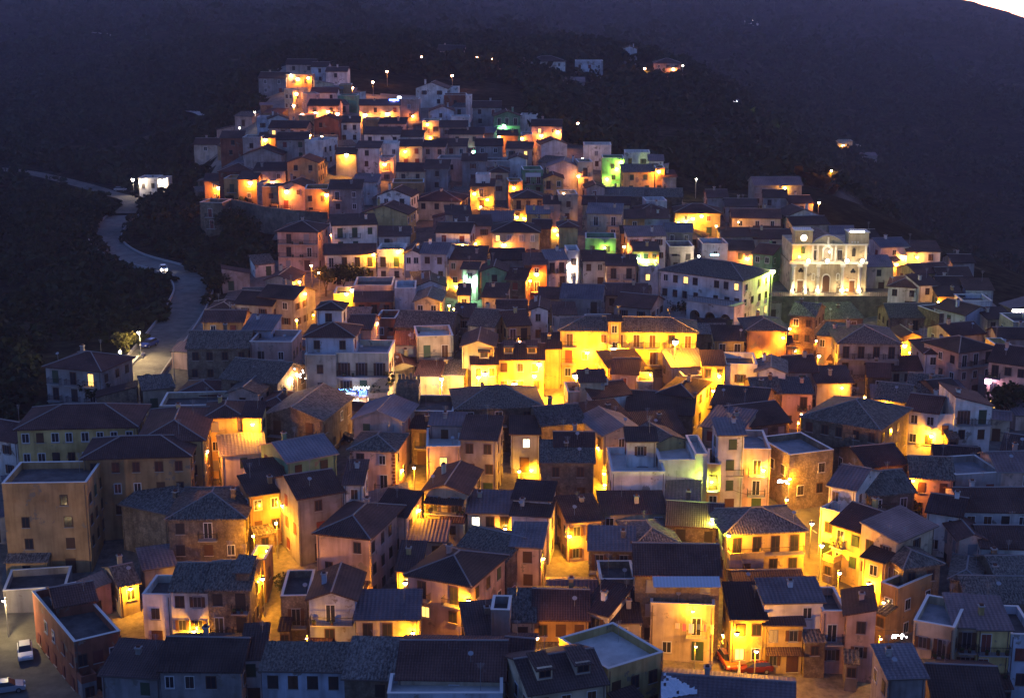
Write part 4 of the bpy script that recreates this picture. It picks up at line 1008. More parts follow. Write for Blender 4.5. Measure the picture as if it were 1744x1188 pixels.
# ---------------------------------------------------------------- vegetation
def leafmat(name, c1, c2):
    m = bpy.data.materials.new(name); t,b = nodes(m); L=t.links
    tc=N(t,'ShaderNodeTexCoord'); n=N(t,'ShaderNodeTexNoise'); n.inputs['Scale'].default_value=.5; n.inputs['Detail'].default_value=5; L.new(tc.outputs['Object'],n.inputs['Vector'])
    L.new(ramp(t,n.outputs['Fac'],[(.35,c1),(.65,c2)]), b.inputs['Base Color']); b.inputs['Roughness'].default_value=.9; b.inputs['Specular IOR Level'].default_value=.1; MAT[name]=m
leafmat('foliage',(.012,.019,.009),(.034,.042,.018)); leafmat('foliage_warm',(.05,.05,.015),(.1,.09,.03)); mk('bark',(.06,.045,.03))  # second leaf colour has lamplight put in, warmer and lighter
def clump_arrays(rs, n, spread=(1,1,.8), size=.35):
    """n leaf quads spread through an uneven crown of unit radius"""
    d = rs.normal(size=(n,3)); d/=np.linalg.norm(d,axis=1)[:,None]; lob = rs.normal(size=(5,3)); lob/=np.linalg.norm(lob,axis=1)[:,None]
    bump = 0.72+0.4*np.clip((d@lob.T).max(1)-.4,0,1); r = bump*rs.uniform(.35,1,n)**.5
    c = d*r[:,None]*np.array(spread); a = rs.normal(size=(n,3)); a/=np.linalg.norm(a,axis=1)[:,None]
    b = np.cross(a, rs.normal(size=(n,3))); b/=np.linalg.norm(b,axis=1)[:,None]; s = size*rs.uniform(.5,1.2,n)[:,None]
    return np.stack([c-a*s, c-b*s*.6, c+a*s, c+b*s*.6],1)
TEMPL = [clump_arrays(RS, 60) for _ in range(8)]
def quads_mesh(name, V, mat):
    n = len(V)//4; me = bpy.data.meshes.new(name); me.vertices.add(len(V)); me.vertices.foreach_set('co', V.ravel())
    me.loops.add(len(V)); me.loops.foreach_set('vertex_index', np.arange(len(V),dtype=np.int32)); me.polygons.add(n)
    me.polygons.foreach_set('loop_start', np.arange(0,len(V),4,dtype=np.int32)); me.polygons.foreach_set('loop_total', np.full(n,4,dtype=np.int32))
    me.materials.append(MAT[mat]); me.update(calc_edges=True); me.validate(); return me
def scatter(name, label, boxes, n, size, mat='foliage', keep=None, lo=.5, hi=1.3, nl=60, cut=-.35):
    """bushes and trees sown over the slope seen inside pixel boxes"""
    out=[]; k=0; rr=np.random.RandomState(len(name)*7+n)
    for bx,(x0,y0,x1,y1,z0,z1) in enumerate(boxes):
        m = int(n[bx] if isinstance(n,(list,tuple)) else n)
        u=(rr.uniform(x0,x1,m)-CX)/F_PX; y=np.exp(rr.uniform(math.log(z0),math.log(z1),m)); x=u*y*1.03
        z=H(x,y); px,py,dep=project(x,y,z); ok=~inside(px,py,OUT)&(px>x0-60)&(px<x1+60)
        if keep: ok&=keep(px,py,y)
        dens = noise2(x*2.2,y*2.2,1)+rr.uniform(-1,1,m); ok&=dens>cut
        ok&=(y<2200)
        z=rough(x,y,z)
        for i in np.nonzero(ok)[0]:
            s=size*rr.uniform(lo,hi)*(1+dep[i]/1500); T=TEMPL[rr.randint(8)]
            if nl<60: T=T[rr.choice(60,nl,False)]*np.array([1,1,1.0])
            a=rr.uniform(0,6.28); ca,sa=math.cos(a),math.sin(a); q=T.reshape(-1,3)*np.array([s,s,s*rr.uniform(.7,1.15)])
            out.append(np.c_[q[:,0]*ca-q[:,1]*sa+x[i], q[:,0]*sa+q[:,1]*ca+y[i], q[:,2]+z[i]+s*.55])
    V=np.concatenate(out); o=obj(name, quads_mesh(name,V,mat)); tag(o,label,'woodland',kind='stuff'); return o
def not_road(px,py,y):
    ok=np.ones(px.shape,bool)
    R=[(190,700),(228,650),(265,600),(300,555),(322,520),(330,495),(312,474),(270,458),(215,440),(185,420),(180,402),(192,385),(212,368),(225,352),(215,338),(170,326),(120,312),(60,298),(0,290),(-80,288)]
    for (a,b_),(c,d) in zip(R[:-1],R[1:]):
        l2=(c-a)**2+(d-b_)**2; t=np.clip(((px-a)*(c-a)+(py-b_)*(d-b_))/l2,0,1); dd=np.hypot(px-a-t*(c-a),(py-b_-t*(d-b_)))
        ok&= dd>np.clip(26*280/np.maximum(y,100),8,30)
    ok&=~((px>60)&(px<215)&(py>585)&(py<700)); ok&=~((px>196)&(px<250)&(py>590)&(py<660)); return ok
scatter('shrubland','dark shrubs and olive trees on the slope left of the village',[(-150,300,480,720,235,520)],2600,2.0,keep=not_road)
scatter('shrubland','dark trees covering the slopes above the valley road',[(-200,60,520,300,520,1100)],4200,3.4,keep=not_road,nl=36,cut=.1)
scatter('woodland','dense dark trees on the knoll and ravine behind the village',[(900,110,1500,420,455,900)],3200,3.4,nl=36)
scatter('woodland','dark trees above and behind the hilltop houses',[(380,20,1000,180,600,1000)],1500,3.2,nl=36)
scatter('woodland','trees on the far side of the right-hand valley',[(1250,60,2000,520,560,1500)],6500,3.6,nl=30,cut=.25)
scatter('woodland','hazy trees on the far mountain slopes',[(-300,-50,2100,60,1100,2500)],8000,6,nl=18,cut=.3)
def tree(px, py, hgt, wid, label, name='tree', mat='foliage', zc=None, n=420, trunk=.3):
    P,t=march(px,py) if not zc else (Vector(at(px,py,zc)),zc)
    P = Vector((P.x,P.y,ground(P.x,P.y))) if not zc else P
    root=obj(name,None,None,P); rr=np.random.RandomState(int(px+py)); b=MB()
    th=hgt*trunk; b.tube((0,0,-.5),(.1,0,th),.05*hgt**.7+.06,'bark',7,.03*hgt**.6+.04)
    V=[]
    nb=6
    for i in range(nb):
        a=i*6.28/nb+rr.uniform(-.4,.4); rad=wid*.28*rr.uniform(.6,1.2); c=np.array([math.cos(a)*rad,math.sin(a)*rad,th+(hgt-th)*rr.uniform(.3,.75)])
        b.tube((.1,0,th*.8),tuple(c),.07,'bark',5,.03,False)
        q=clump_arrays(rr,n//nb,(1,1,.85),.22)*wid*.33; V.append(q.reshape(-1,3)+c)
    c=np.array([0,0,th+(hgt-th)*.62]); q=clump_arrays(rr,n//2,(1,1,1),.2)*wid*.36*np.array([1,1,(hgt-th)/wid*1.1]); V.append(q.reshape(-1,3)+c)
    b.build('trunk',root); obj('crown',quads_mesh('crown',np.concatenate(V),mat),root); tag(root,label,'tree' if name!='shrub' else 'shrub'); return root
TREES=[(645,690,6.5,6,'dark round tree beside the blue-lit bar on the piazza corner'),(1445,800,7.5,5.5,'dark round tree below the long mossy-roofed stone building'),
(555,505,7,5,'tall bare-looking tree lit orange beside the stairway lane'),(585,495,6,7,'dark bushy tree beneath the long white house on the left'),(612,490,5,5,'lower dark bush beneath the long white house on the left'),
(214,608,5,5,'tree lit green-yellow beside the valley road lawn'),(712,905,6,5,'garden tree lit orange left of the small gable cream house'),(735,910,3.5,3.5,'garden bush beside the orange-lit garden tree'),
(1540,890,4,5,'dark bush behind the white terrace house, lower right'),(1715,720,7,8,'large dark tree at the right edge below the white balcony house'),(1742,700,6,7,'second dark tree cut off by the right edge below the pink sign'),
(495,1012,3,4,'leafy shrub on the stone roof terrace by the lower left lane'),(790,660,3,3,'small bush left of the yellow piazza villa'),(1205,590,4,4,'palm-like bush between the yellow palace and balcony house'),
(1150,545,5,4.5,'leftmost dark garden tree below the convent'),(1170,548,5,4.5,'second dark garden tree from the left below the convent'),(1192,552,4.5,4.5,'third dark garden tree from the left below the convent'),(1243,560,4.5,4,'dark garden tree below the convent arches'),
(375,500,5,6,'dark tree at the inner bend of the valley road'),(165,690,4.5,5,'dark bush in front of the grey villa'),(420,420,8,8,'dark tree on the slope below the terrace wall'),(390,400,7,8,'darkest tree under the left end of the terrace wall'),
(1105,110,9,9,'dark tree on the knoll left of the orange-lit villa'),(682,122,12,13,'broad dark tree above the hilltop between two pole lamps'),(870,132,11,16,'dark tree below the left knoll villa'),
(1300,660,4,4,'small tree below the white gable house'),(1460,520,3,5,'low bush on the church retaining wall'),(250,660,2.5,3.5,'weeds at the right edge of the valley road'),(1590,740,5,6,'ivy-like bush beside the lower right white house')]
for q in TREES:
    px,py,hh,ww,lb=q; wm = 'foliage_warm' if 'lit' in lb and 'blue-lit' not in lb else 'foliage'  # trees labelled lit take the leaves with painted-in lamplight
    tree(px,py,hh,ww,lb,name='shrub' if ('bush' in lb or 'weeds' in lb or 'shrub' in lb) else 'tree',mat=wm,trunk=.25 if hh>4 else .1)
for ln in HL.strip().splitlines():
    if ln.strip(): house(ln)
# ---------------------------------------------------------------- church
def church():
    zc=340.0; B=Vector(at(1409,498,zc)); K=67.2
    def X(px): return (px-800)/K
    def Zf(py): return (1050-py)/K
    root=obj('church',None,None,B,0.0); tag(root,'floodlit church with clock tower and tall lit columns on its terrace','church')
    W='wall_c'; fb=MB()
    fb.box(X(215),X(1390),0,14,-6,Zf(600),W,'t'); fb.box(X(230),X(1385),.25,13.8,Zf(600),Zf(300),W)
    fb.build('facade',root); collide(fb, Matrix.Translation(B))
    def band(x0,x1,z0,z1,y,n='cornice'): b=MB(); b.box(x0,x1,y,y+.6,z0,z1,'trim'); return b.build(n,root)
    band(X(190),X(1400),Zf(600),Zf(560),-.35); band(X(215),X(1392),Zf(310),Zf(285),-.05)
    p=MB(); apex=(X(780),Zf(150))
    fr=[(X(530),.3,Zf(290)),(X(1040),.3,Zf(290)),(X(960),.3,Zf(220)),(X(860),.3,Zf(165)),(apex[0],.3,apex[1]),(X(700),.3,Zf(165)),(X(600),.3,Zf(220))]
    p.poly(fr,W); bk=[(a,1.2,c) for a,_,c in fr]; p.poly(bk[::-1],W)
    for i in range(len(fr)): j=(i+1)%len(fr); p.poly([fr[i],bk[i],bk[j],fr[j]],'trim')
    p.build('pediment',root)
    nv=MB(); z0=Zf(290); nv.prism([(X(520),1.2,z0-.3),(X(780),1.2,z0+1.8),(X(780),14,z0+1.8),(X(520),14,z0-.3)],.2,'roof_t',uv=[(0,0),(0,3),(12,3),(12,0)]); nv.prism([(X(780),1.2,z0+1.8),(X(1050),1.2,z0-.3),(X(1050),14,z0-.3),(X(780),14,z0+1.8)],.2,'roof_t',uv=[(0,0),(0,3),(12,3),(12,0)]); nv.build('roof',root)
    for (a,b_,top,nm) in ((262,530,80,'clock_tower'),(1090,1400,112,'bell_tower')):
        t_=MB(); t_.box(X(a),X(b_),.1,4,Zf(300),Zf(top),W); t_.box(X(a)-.2,X(b_)+.2,-.1,4.2,Zf(top),Zf(top)+.18,'trim'); tw=t_.build(nm,root); collide(t_, Matrix.Translation(B))
        rl=MB(); 
        for k in range(9):
            x=X(a)+(X(b_)-X(a))*k/8; rl.tube((x,0,Zf(top)+.18),(x,0,Zf(top)+.9),.03,'pole',4)
        rl.tube((X(a),0,Zf(top)+.9),(X(b_),0,Zf(top)+.9),.04,'pole',5); rl.build('railing',tw)
        if nm=='clock_tower':
            c=MB(); c.tube((X(395),.1,Zf(190)),(X(395),-.02,Zf(190)),.72,'clock_face',24); cf=c.build('clock_face',tw)
            h_=MB(); h_.box(X(395)-.03,X(395)+.03,-.05,-.03,Zf(190),Zf(190)+.5,'iron'); h_.box(X(395)-.03,X(395)+.36,-.05,-.03,Zf(190)-.03,Zf(190)+.03,'iron'); h_.build('clock_hands',cf)
            rg=MB(); rg.tube((X(395),.1,Zf(190)),(X(395),.0,Zf(190)),.82,'trim',24); rg.build('clock_rim',cf)
        else:
            c=MB(); c.box(X(1105),X(1318),-.15,.0,Zf(top)+.16,Zf(top)+.42,'lit_bar'); c.build('light_bar',tw)
    for x in (255,440,640,1015,1280):
        c=MB(); cx=X(x)
        c.box(cx-.55,cx+.55,-.75,.05,-.1,.9,'trim'); c.tube((cx,-.3,.9),(cx,-.3,Zf(640)),.42,'wall_w',14,.36); c.box(cx-.52,cx+.52,-.72,.05,Zf(640),Zf(600),'trim'); c.build('column',root)
    for x in (545,620,900,1060,1365):
        c=MB(); cx=X(x); c.box(cx-.25,cx+.25,.1,.3,Zf(560),Zf(315),'trim'); c.build('pilaster',root)
    def arch(x0,x1,y0,y1,mat,name,dep=-.03,rnd=True):
        b=MB(); a0,a1=X(x0),X(x1); r=(a1-a0)/2; zt=Zf(y1)-(r if rnd else 0); cxx=(a0+a1)/2
        pts=[(a0,dep,Zf(y0)),(a1,dep,Zf(y0))]
        pts+=[(cxx+r*math.cos(math.pi*k/10),dep,zt+r*math.sin(math.pi*k/10)) for k in range(11)] if rnd else [(a1,dep,zt),(a0,dep,zt)]
        b.poly(pts,mat); ex=[(p[0],.02,p[2]) for p in pts]
        for i in range(len(pts)): j=(i+1)%len(pts); b.poly([pts[i],ex[i],ex[j],pts[j]],mat)
        return b.build(name,root)
    arch(700,838,1048,750,'trim','door_surround',-.1); arch(716,824,1046,772,'shutter_brown','door',-.14)
    for a,b_ in ((325,412),(1132,1215)): arch(a-8,b_+8,1048,840,'trim','door_surround',-.06,False); arch(a,b_,1046,862,'shutter_brown','door',-.1,False)
    for a in (570,950): arch(a-28,a+28,860,740,'trim','niche',-.06); arch(a-15,a+15,848,755,'wall_c','statue',-.12)
    for a,zz in ((370,700),(1180,712)):
        b=MB()
        for dx,dz in ((-.28,-.12),(.28,-.12),(0,.3)): b.tube((X(a)+dx,.02,Zf(zz)+dz),(X(a)+dx,-.08,Zf(zz)+dz),.33,'glass',12)
        b.build('window',root)
    for a in (585,965): arch(a-38,a+38,548,372,'trim','window_surround',.2,False); arch(a-30,a+30,540,388,'shutter_dark','window',.16,False)
    arch(1155,1203,480,352,'shutter_dark','window',.2); arch(360,420,440,330,'shutter_green','bell_opening',.2)
    arch(690,850,540,305,'trim','niche_frame',.1,True); arch(715,825,520,345,'wall_g','niche',.05); 
    b=MB(); b.tube((X(775),-.0,Zf(290)),(X(775),0,Zf(215)),.3,'trim',8,.2); b.ball((X(775),0,Zf(195)),.22,'trim'); b.build('statue',root)
    for a in (1145,1190,1235): b=MB(); b.box(X(a)-.14,X(a)+.14,-.02,.12,Zf(272),Zf(245),'shutter_white'); b.build('tower_vent',root)
    return root,B,X,Zf
mk('clock_face',(.9,.9,.8),.5,emit=(1,.9,.6),es=3.5); mk('lit_bar',(.9,.9,.9),.5,emit=(1,.9,.8),es=14)
CH,CB,CXf,CZf = church()
def terrace():
    b=MB(); x0,x1=-13.5,20; z=CB.z
    b.box(CB.x+x0,CB.x+x1,CB.y-4.2,CB.y+16,z-8,z-.02,'stone_dark'); o=b.build('church_terrace'); tag(o,'dark stone retaining wall carrying the church terrace','wall'); collide(b,Matrix())
    p=MB(); p.box(CB.x+x0+.05,CB.x+x1-.05,CB.y-4.1,CB.y+15.9,z-.015,z+.03,'paving'); p.build('terrace_floor',o)
    r=MB(); n=int((x1-x0)/1.0)
    for k in range(n*2+1):
        x=CB.x+x0+.1+(x1-x0-.2)*k/(n*2); r.box(x-.03,x+.03,CB.y-4.15,CB.y-4.09,z,z+1,'pole')
    r.box(CB.x+x0+.1,CB.x+x1-.1,CB.y-4.16,CB.y-4.08,z+1,z+1.07,'pole'); r.build('railing',o)
terrace()
# convent loggia: arched block carrying a balcony in front of the white convent
def loggia():
    q=[q for q in HOUSES if 'white convent' in q['label']][0]; r=math.radians(q['rot']); R_=Matrix.Rotation(-r,4,'Z'); t=q['t']
    P=q['loc']+R_@Vector((q['w']*.26,-q['d']/2-4.85,q['h']-4.6)); root=obj('loggia',None,None,(P.x,P.y,P.z-5.5),-r); tag(root,'white arched loggia with balcony on top in front of the convent','loggia')
    W=60/F_PX*t/math.cos(r)+1.5; b=MB(); D=4.5
    # front wall with three arches
    n=3; bay=W/n; zt=5.4
    for k in range(n):
        xc=-W/2+bay*(k+.5); rr=bay*.34; zs=2.6; pts=[]
        arc=[(xc+rr*math.cos(a),zs+rr*math.sin(a)) for a in [math.pi*i/8 for i in range(9)]]
        L_=[(-W/2+bay*k,zt)]+[(xc,zt)]+[(xx,zz) for xx,zz in arc[4:]]+[(xc-rr,-4),(-W/2+bay*k,-4)]
        R_=[(xc,zt),(-W/2+bay*(k+1),zt),(-W/2+bay*(k+1),-4),(xc+rr,-4)]+[(xx,zz) for xx,zz in arc[:5]]
        for q in (L_,R_): b.poly([(x,0,z) for x,z in q][::-1],'wall_w'); b.poly([(x,.4,z) for x,z in q],'wall_w')
        pr=[(xc+rr,-4)]+arc+[(xc-rr,-4)]
        for p,q in zip(pr[:-1],pr[1:]): b.poly([(p[0],0,p[1]),(q[0],0,q[1]),(q[0],.4,q[1]),(p[0],.4,p[1])],'wall_w')
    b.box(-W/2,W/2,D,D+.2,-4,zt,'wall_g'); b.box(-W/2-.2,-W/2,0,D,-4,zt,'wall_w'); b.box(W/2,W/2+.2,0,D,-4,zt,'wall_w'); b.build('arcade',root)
    f=MB(); f.box(-W/2-.3,W/2+.3,-.3,D+.2,zt+.003,zt+.2,'concrete'); f.build('balcony_slab',root); collide(f,Matrix.Translation((P.x,P.y,P.z-5.5))@Matrix.Rotation(-r,4,'Z'))
    g=MB(); m=int(W/.35)
    for k in range(m+1): x=-W/2-.2+(W+.4)*k/m; g.box(x-.02,x+.02,-.25,-.21,zt+.2,zt+1.2,'iron')
    g.box(-W/2-.2,W/2+.2,-.26,-.2,zt+1.2,zt+1.27,'iron'); g.build('railing',root)
loggia()
# ruined square tower with crenels beside the piazza
def tower():
    loc,W,t=place(674,713,660,9,0,5); root=obj('ruined_tower',None,None,loc); tag(root,'square grey tower with broken battlements below the piazza','tower')
    b=MB(); b.box(-W/2,W/2,-2.5,2.5,-4,9,'wall_s'); b.build('wall',root); collide(b,Matrix.Translation(loc))
    c=MB(); rr=random.Random(3)
    for k in range(6):
        x=-W/2+W*(k+.5)/6
        for y in (-2.3,2.3): c.box(x-.22,x+.22,y-.2,y+.2,9.001,9.5+rr.random()*.7,'wall_s','b')
    c.build('battlements',root); s=MB(); s.box(-.5,.5,-2.56,-2.5,5.5,6.6,'shutter_dark','k'); s.build('window',root)
tower()
# sloping buttress of the yellow palace
b=MB(); P,t=march(950,652,0); 
x0=P.x; b.poly([(x0-1.2,P.y,P.z-1),(x0+1.0,P.y,P.z-1),(x0+1.0,P.y,P.z+6),(x0+.3,P.y,P.z+6)],'wall_y'); b.poly([(x0-1.2,P.y+1.4,P.z-1),(x0-1.2,P.y,P.z-1),(x0+.3,P.y,P.z+6),(x0+.3,P.y+1.4,P.z+6)],'wall_y'); b.poly([(x0+1,P.y+1.4,P.z-1),(x0-1.2,P.y+1.4,P.z-1),(x0+.3,P.y+1.4,P.z+6),(x0+1,P.y+1.4,P.z+6)],'wall_y'); b.poly([(x0+.3,P.y,P.z+6),(x0+1,P.y,P.z+6),(x0+1,P.y+1.4,P.z+6),(x0+.3,P.y+1.4,P.z+6)],'wall_y')
tag(b.build('buttress'),'slanting yellow buttress at the left end of the yellow palace','buttress')
# ---------------------------------------------------------------- cars
for n_,c_ in (('white',(.7,.7,.72)),('blue',(.05,.08,.3)),('orange',(.6,.12,.03)),('maroon',(.12,.015,.012)),('silver',(.4,.4,.43)),('dark',(.03,.035,.05)),('red',(.5,.03,.02))): mk('paint_'+n_, c_, .25, .3, spec=.6)
mk('tyre',(.015,.015,.015),.9); mk('rim',(.4,.4,.42),.3,.8); mk('headlight_on',(1,1,1),.3,emit=(1,.85,.6),es=60); mk('headlight_off',(.7,.7,.72),.15); mk('taillight',(.4,.02,.02),.3)
RB=BVHTree.FromPolygons(RV,RF)
def car(px, py, ang, paint, label, on=False, van=False, loc=None):
    P = loc or march(px,py)[0]; P=Vector((P.x,P.y,(loc.z if loc else ground(P.x,P.y)+.2)))
    hr_=RB.ray_cast(Vector((P.x,P.y,P.z+12)),Vector((0,0,-1)),30)
    if hr_[0] is not None: P.z=hr_[0].z+.01
    root=obj('parked_car' if not on else 'car',None,None,P,math.radians(ang)); tag(root,label,'car')
    L_,W_,Hh=4.1,1.7,(1.8 if van else 1.45); b=MB(); m='paint_'+paint
    prof=[(-L_/2,.35),(-L_/2,.85),(-L_/2+.15,.95),(-.95,1.02)] # rear..; x forward
    side=[(-2.05,.35),(-2.08,.8),(-1.95,1.0),(1.0,.98),(1.85,.82),(2.05,.62),(2.02,.32)]
    def ext(sd,w0,mat,w1=None):
        w1=w1 or w0; n=len(sd)
        A=[(x,-w0 if i<0 else -w0,z) for i,(x,z) in enumerate(sd)]; B_=[(x,w0,z) for x,z in sd]
        b.poly(A,mat); b.poly(B_[::-1],mat)
        for i in range(n): j=(i+1)%n; b.poly([A[i],B_[i],B_[j],A[j]][::-1],mat)
    ext(side,W_/2,m); b.build('body',root)
    b=MB(); z0,z1=.98,Hh
    bot=[(-1.9,-.78,z0),(1.0,-.78,z0),(1.0,.78,z0),(-1.9,.78,z0)]; top=[(-1.45,-.62,z1),(.25,-.62,z1),(.25,.62,z1),(-1.45,.62,z1)]
    b.poly(top,m)
    for i in range(4): j=(i+1)%4; b.poly([bot[i],bot[j],top[j],top[i]],'glass')
    b.build('cabin',root)
    for x in (-1.25,1.28):
        for s in (-1,1):
            w_=MB(); w_.tube((x,s*(W_/2-.18),.31),(x,s*(W_/2+.03),.31),.31,'tyre',14); wh=w_.build('wheel',root); r_=MB(); r_.tube((x,s*(W_/2+.03),.31),(x,s*(W_/2+.045),.31),.19,'rim',10); r_.build('rim',wh)
    for s in (-1,1):
        h_=MB(); h_.box(1.93,2.09,s*.62-.17,s*.62+.17,.58,.76,'headlight_on' if on else 'headlight_off'); hl=h_.build('headlight',root)
        k_=MB(); k_.box(-2.11,-2.0,s*.65-.12,s*.65+.12,.7,.9,'taillight'); k_.build('tail_light',root)
        if on:
            g_=MB(); g_.ball((2.12,s*.62,.68),.2,'headlight_on',8,5); g_.build('lens',hl)
            ld=bpy.data.lights.new('beam','SPOT'); ld.energy=9000; ld.color=(1,.82,.55); ld.spot_size=math.radians(60); ld.spot_blend=.6; ld.shadow_soft_size=.08
            lo=obj('beam',ld,hl,(2.15,s*.62,.7)); lo.rotation_euler=(0,math.radians(-84),0)
    return root
car(279,470,-72,'silver','silver car with blazing headlights coming down the valley road',on=True)
car(254,592,-110,'blue','blue car standing on the left side of the valley road')
car(44,1122,-70,'white','white hatchback on the road at the lower left corner')
car(1240,1133,-80,'orange','orange-red car parked in the small square, leftmost of two')
car(1284,1146,-172,'maroon','dark maroon car parked under the pole lamp in the small square')
car(584,752,-10,'dark','dark car in the gap left of the quoined pink house')
car(910,662,15,'red','red car on the bright piazza')
car(205,326,0,'silver','pale car near the floodlit roadside house, far left')
car(12,1180,20,'silver','silver car cut off at the lower left corner of the photo')
for k,(px,pc) in enumerate(((1415,'white'),(1440,'silver'))): car(px,668,10,pc,['white','silver'][k]+' car parked behind the long mossy-roofed stone building')
# ---------------------------------------------------------------- lamps
BVH = BVHTree.FromPolygons(BV, BF)
CAMP = Vector((0,0,CAMZ)); E0 = 1050.0
NL = 0
def hitpix(px,py):
    d=Vector(ray(px,py)); dn=d.normalized(); h=BVH.ray_cast(CAMP,dn,2500); return h,dn,d
def add_light(root, col, e, loc=(0,0,0), size=.15):
    global NL
    NL+=1
    ld=bpy.data.lights.new('lamp_light','POINT'); ld.energy=E0*e; ld.color=LAMPCOL[col]; ld.shadow_soft_size=size; return obj('lamp_light',ld,root,loc)
CN={'m':'warm-white','o':'orange','y':'yellow','w':'white','g':'green','c':'green','l':'yellow-green'}
LAMPS=[]
def lamp(px,py,kind,col,e,label=None,hgt=5.5,r=.17):
    r=.17*max(e,.4)**.45
    h,dn,d=hitpix(px,py); P,t=march(px,py,hgt); dist=(P-CAMP).length
    if h[0] is not None and abs(h[1].z)>.5 and (kind=='w' or h[3]<dist):
        done=False
        for rad in (3,6,9,12,16,20,25):
            for a in (90,60,120,30,150,0,180,-45,-135,-90):
                x2=px+rad*math.cos(math.radians(a)); y2=py-rad*math.sin(math.radians(a)); h2,dn2,d2=hitpix(x2,y2)
                if h2[0] is not None and abs(h2[1].z)<.3:
                    h,dn,d,px,py=h2,dn2,d2,x2,y2; kind='w'; done=True; break
            if done: break
    nrm=None
    if h[0] is not None:
        n=h[1]; 
        if n.dot(dn)>0: n=-n
        if kind=='w':
            nh=Vector((n.x,n.y,0))
            if nh.length<.35: nh=Vector((-dn.x,-dn.y,0))
            nh.normalize(); P=h[0]-dn*.15+nh*.75; nrm=nh
            # keep the lamp on the pixel's ray
            P=CAMP+dn*((P-CAMP).dot(dn))
        elif kind=='f': P=h[0]-dn*6.5+Vector((0,0,1.0))  # added lamp, set off the palace front to brighten it
        elif h[3]<dist+.6: P=h[0]-dn*1.1
    if h[0] is not None and abs(h[1].z)>.5 and (P-h[0]).length<2: print('ROOFLAMP',px,py,kind,'hit',round(h[3]),'ground',round(dist))
    t=(P-CAMP).length
    g=ground(P.x,P.y); name='wall_lamp' if kind=='w' and nrm is not None else 'street_lamp'
    root=obj(name,None,None,P); R=r*(1+max(0,t-250)/260)
    b=MB(); b.ball((0,0,0),R,'bulb_'+col,10,6); b.build('bulb',root)
    s=MB(); s.tube((0,0,R*.7),(0,0,R*1.15),R*1.6,'iron',10,R*.6); s.build('shade',root)
    if name=='wall_lamp': k=MB(); k.tube((0,0,R*1.1),tuple(-nrm*.8+Vector((0,0,.25))),.035,'iron',5); k.build('bracket',root)
    elif hgt>0:
        k=MB(); zb=max(g-P.z-.3,-12); k.tube((0,.55,zb),(0,.55,.25),.08,'pole',7,.05); k.tube((0,.55,.25),(0,0,R*1.1),.04,'pole',5); k.build('pole',root)
    add_light(root,col,e*(1 if t<330 else .62),(0,0,-R-.12),.12)
    LAMPS.append(dict(o=root,px=px,py=py,col=col,name=name,label=label)); return root
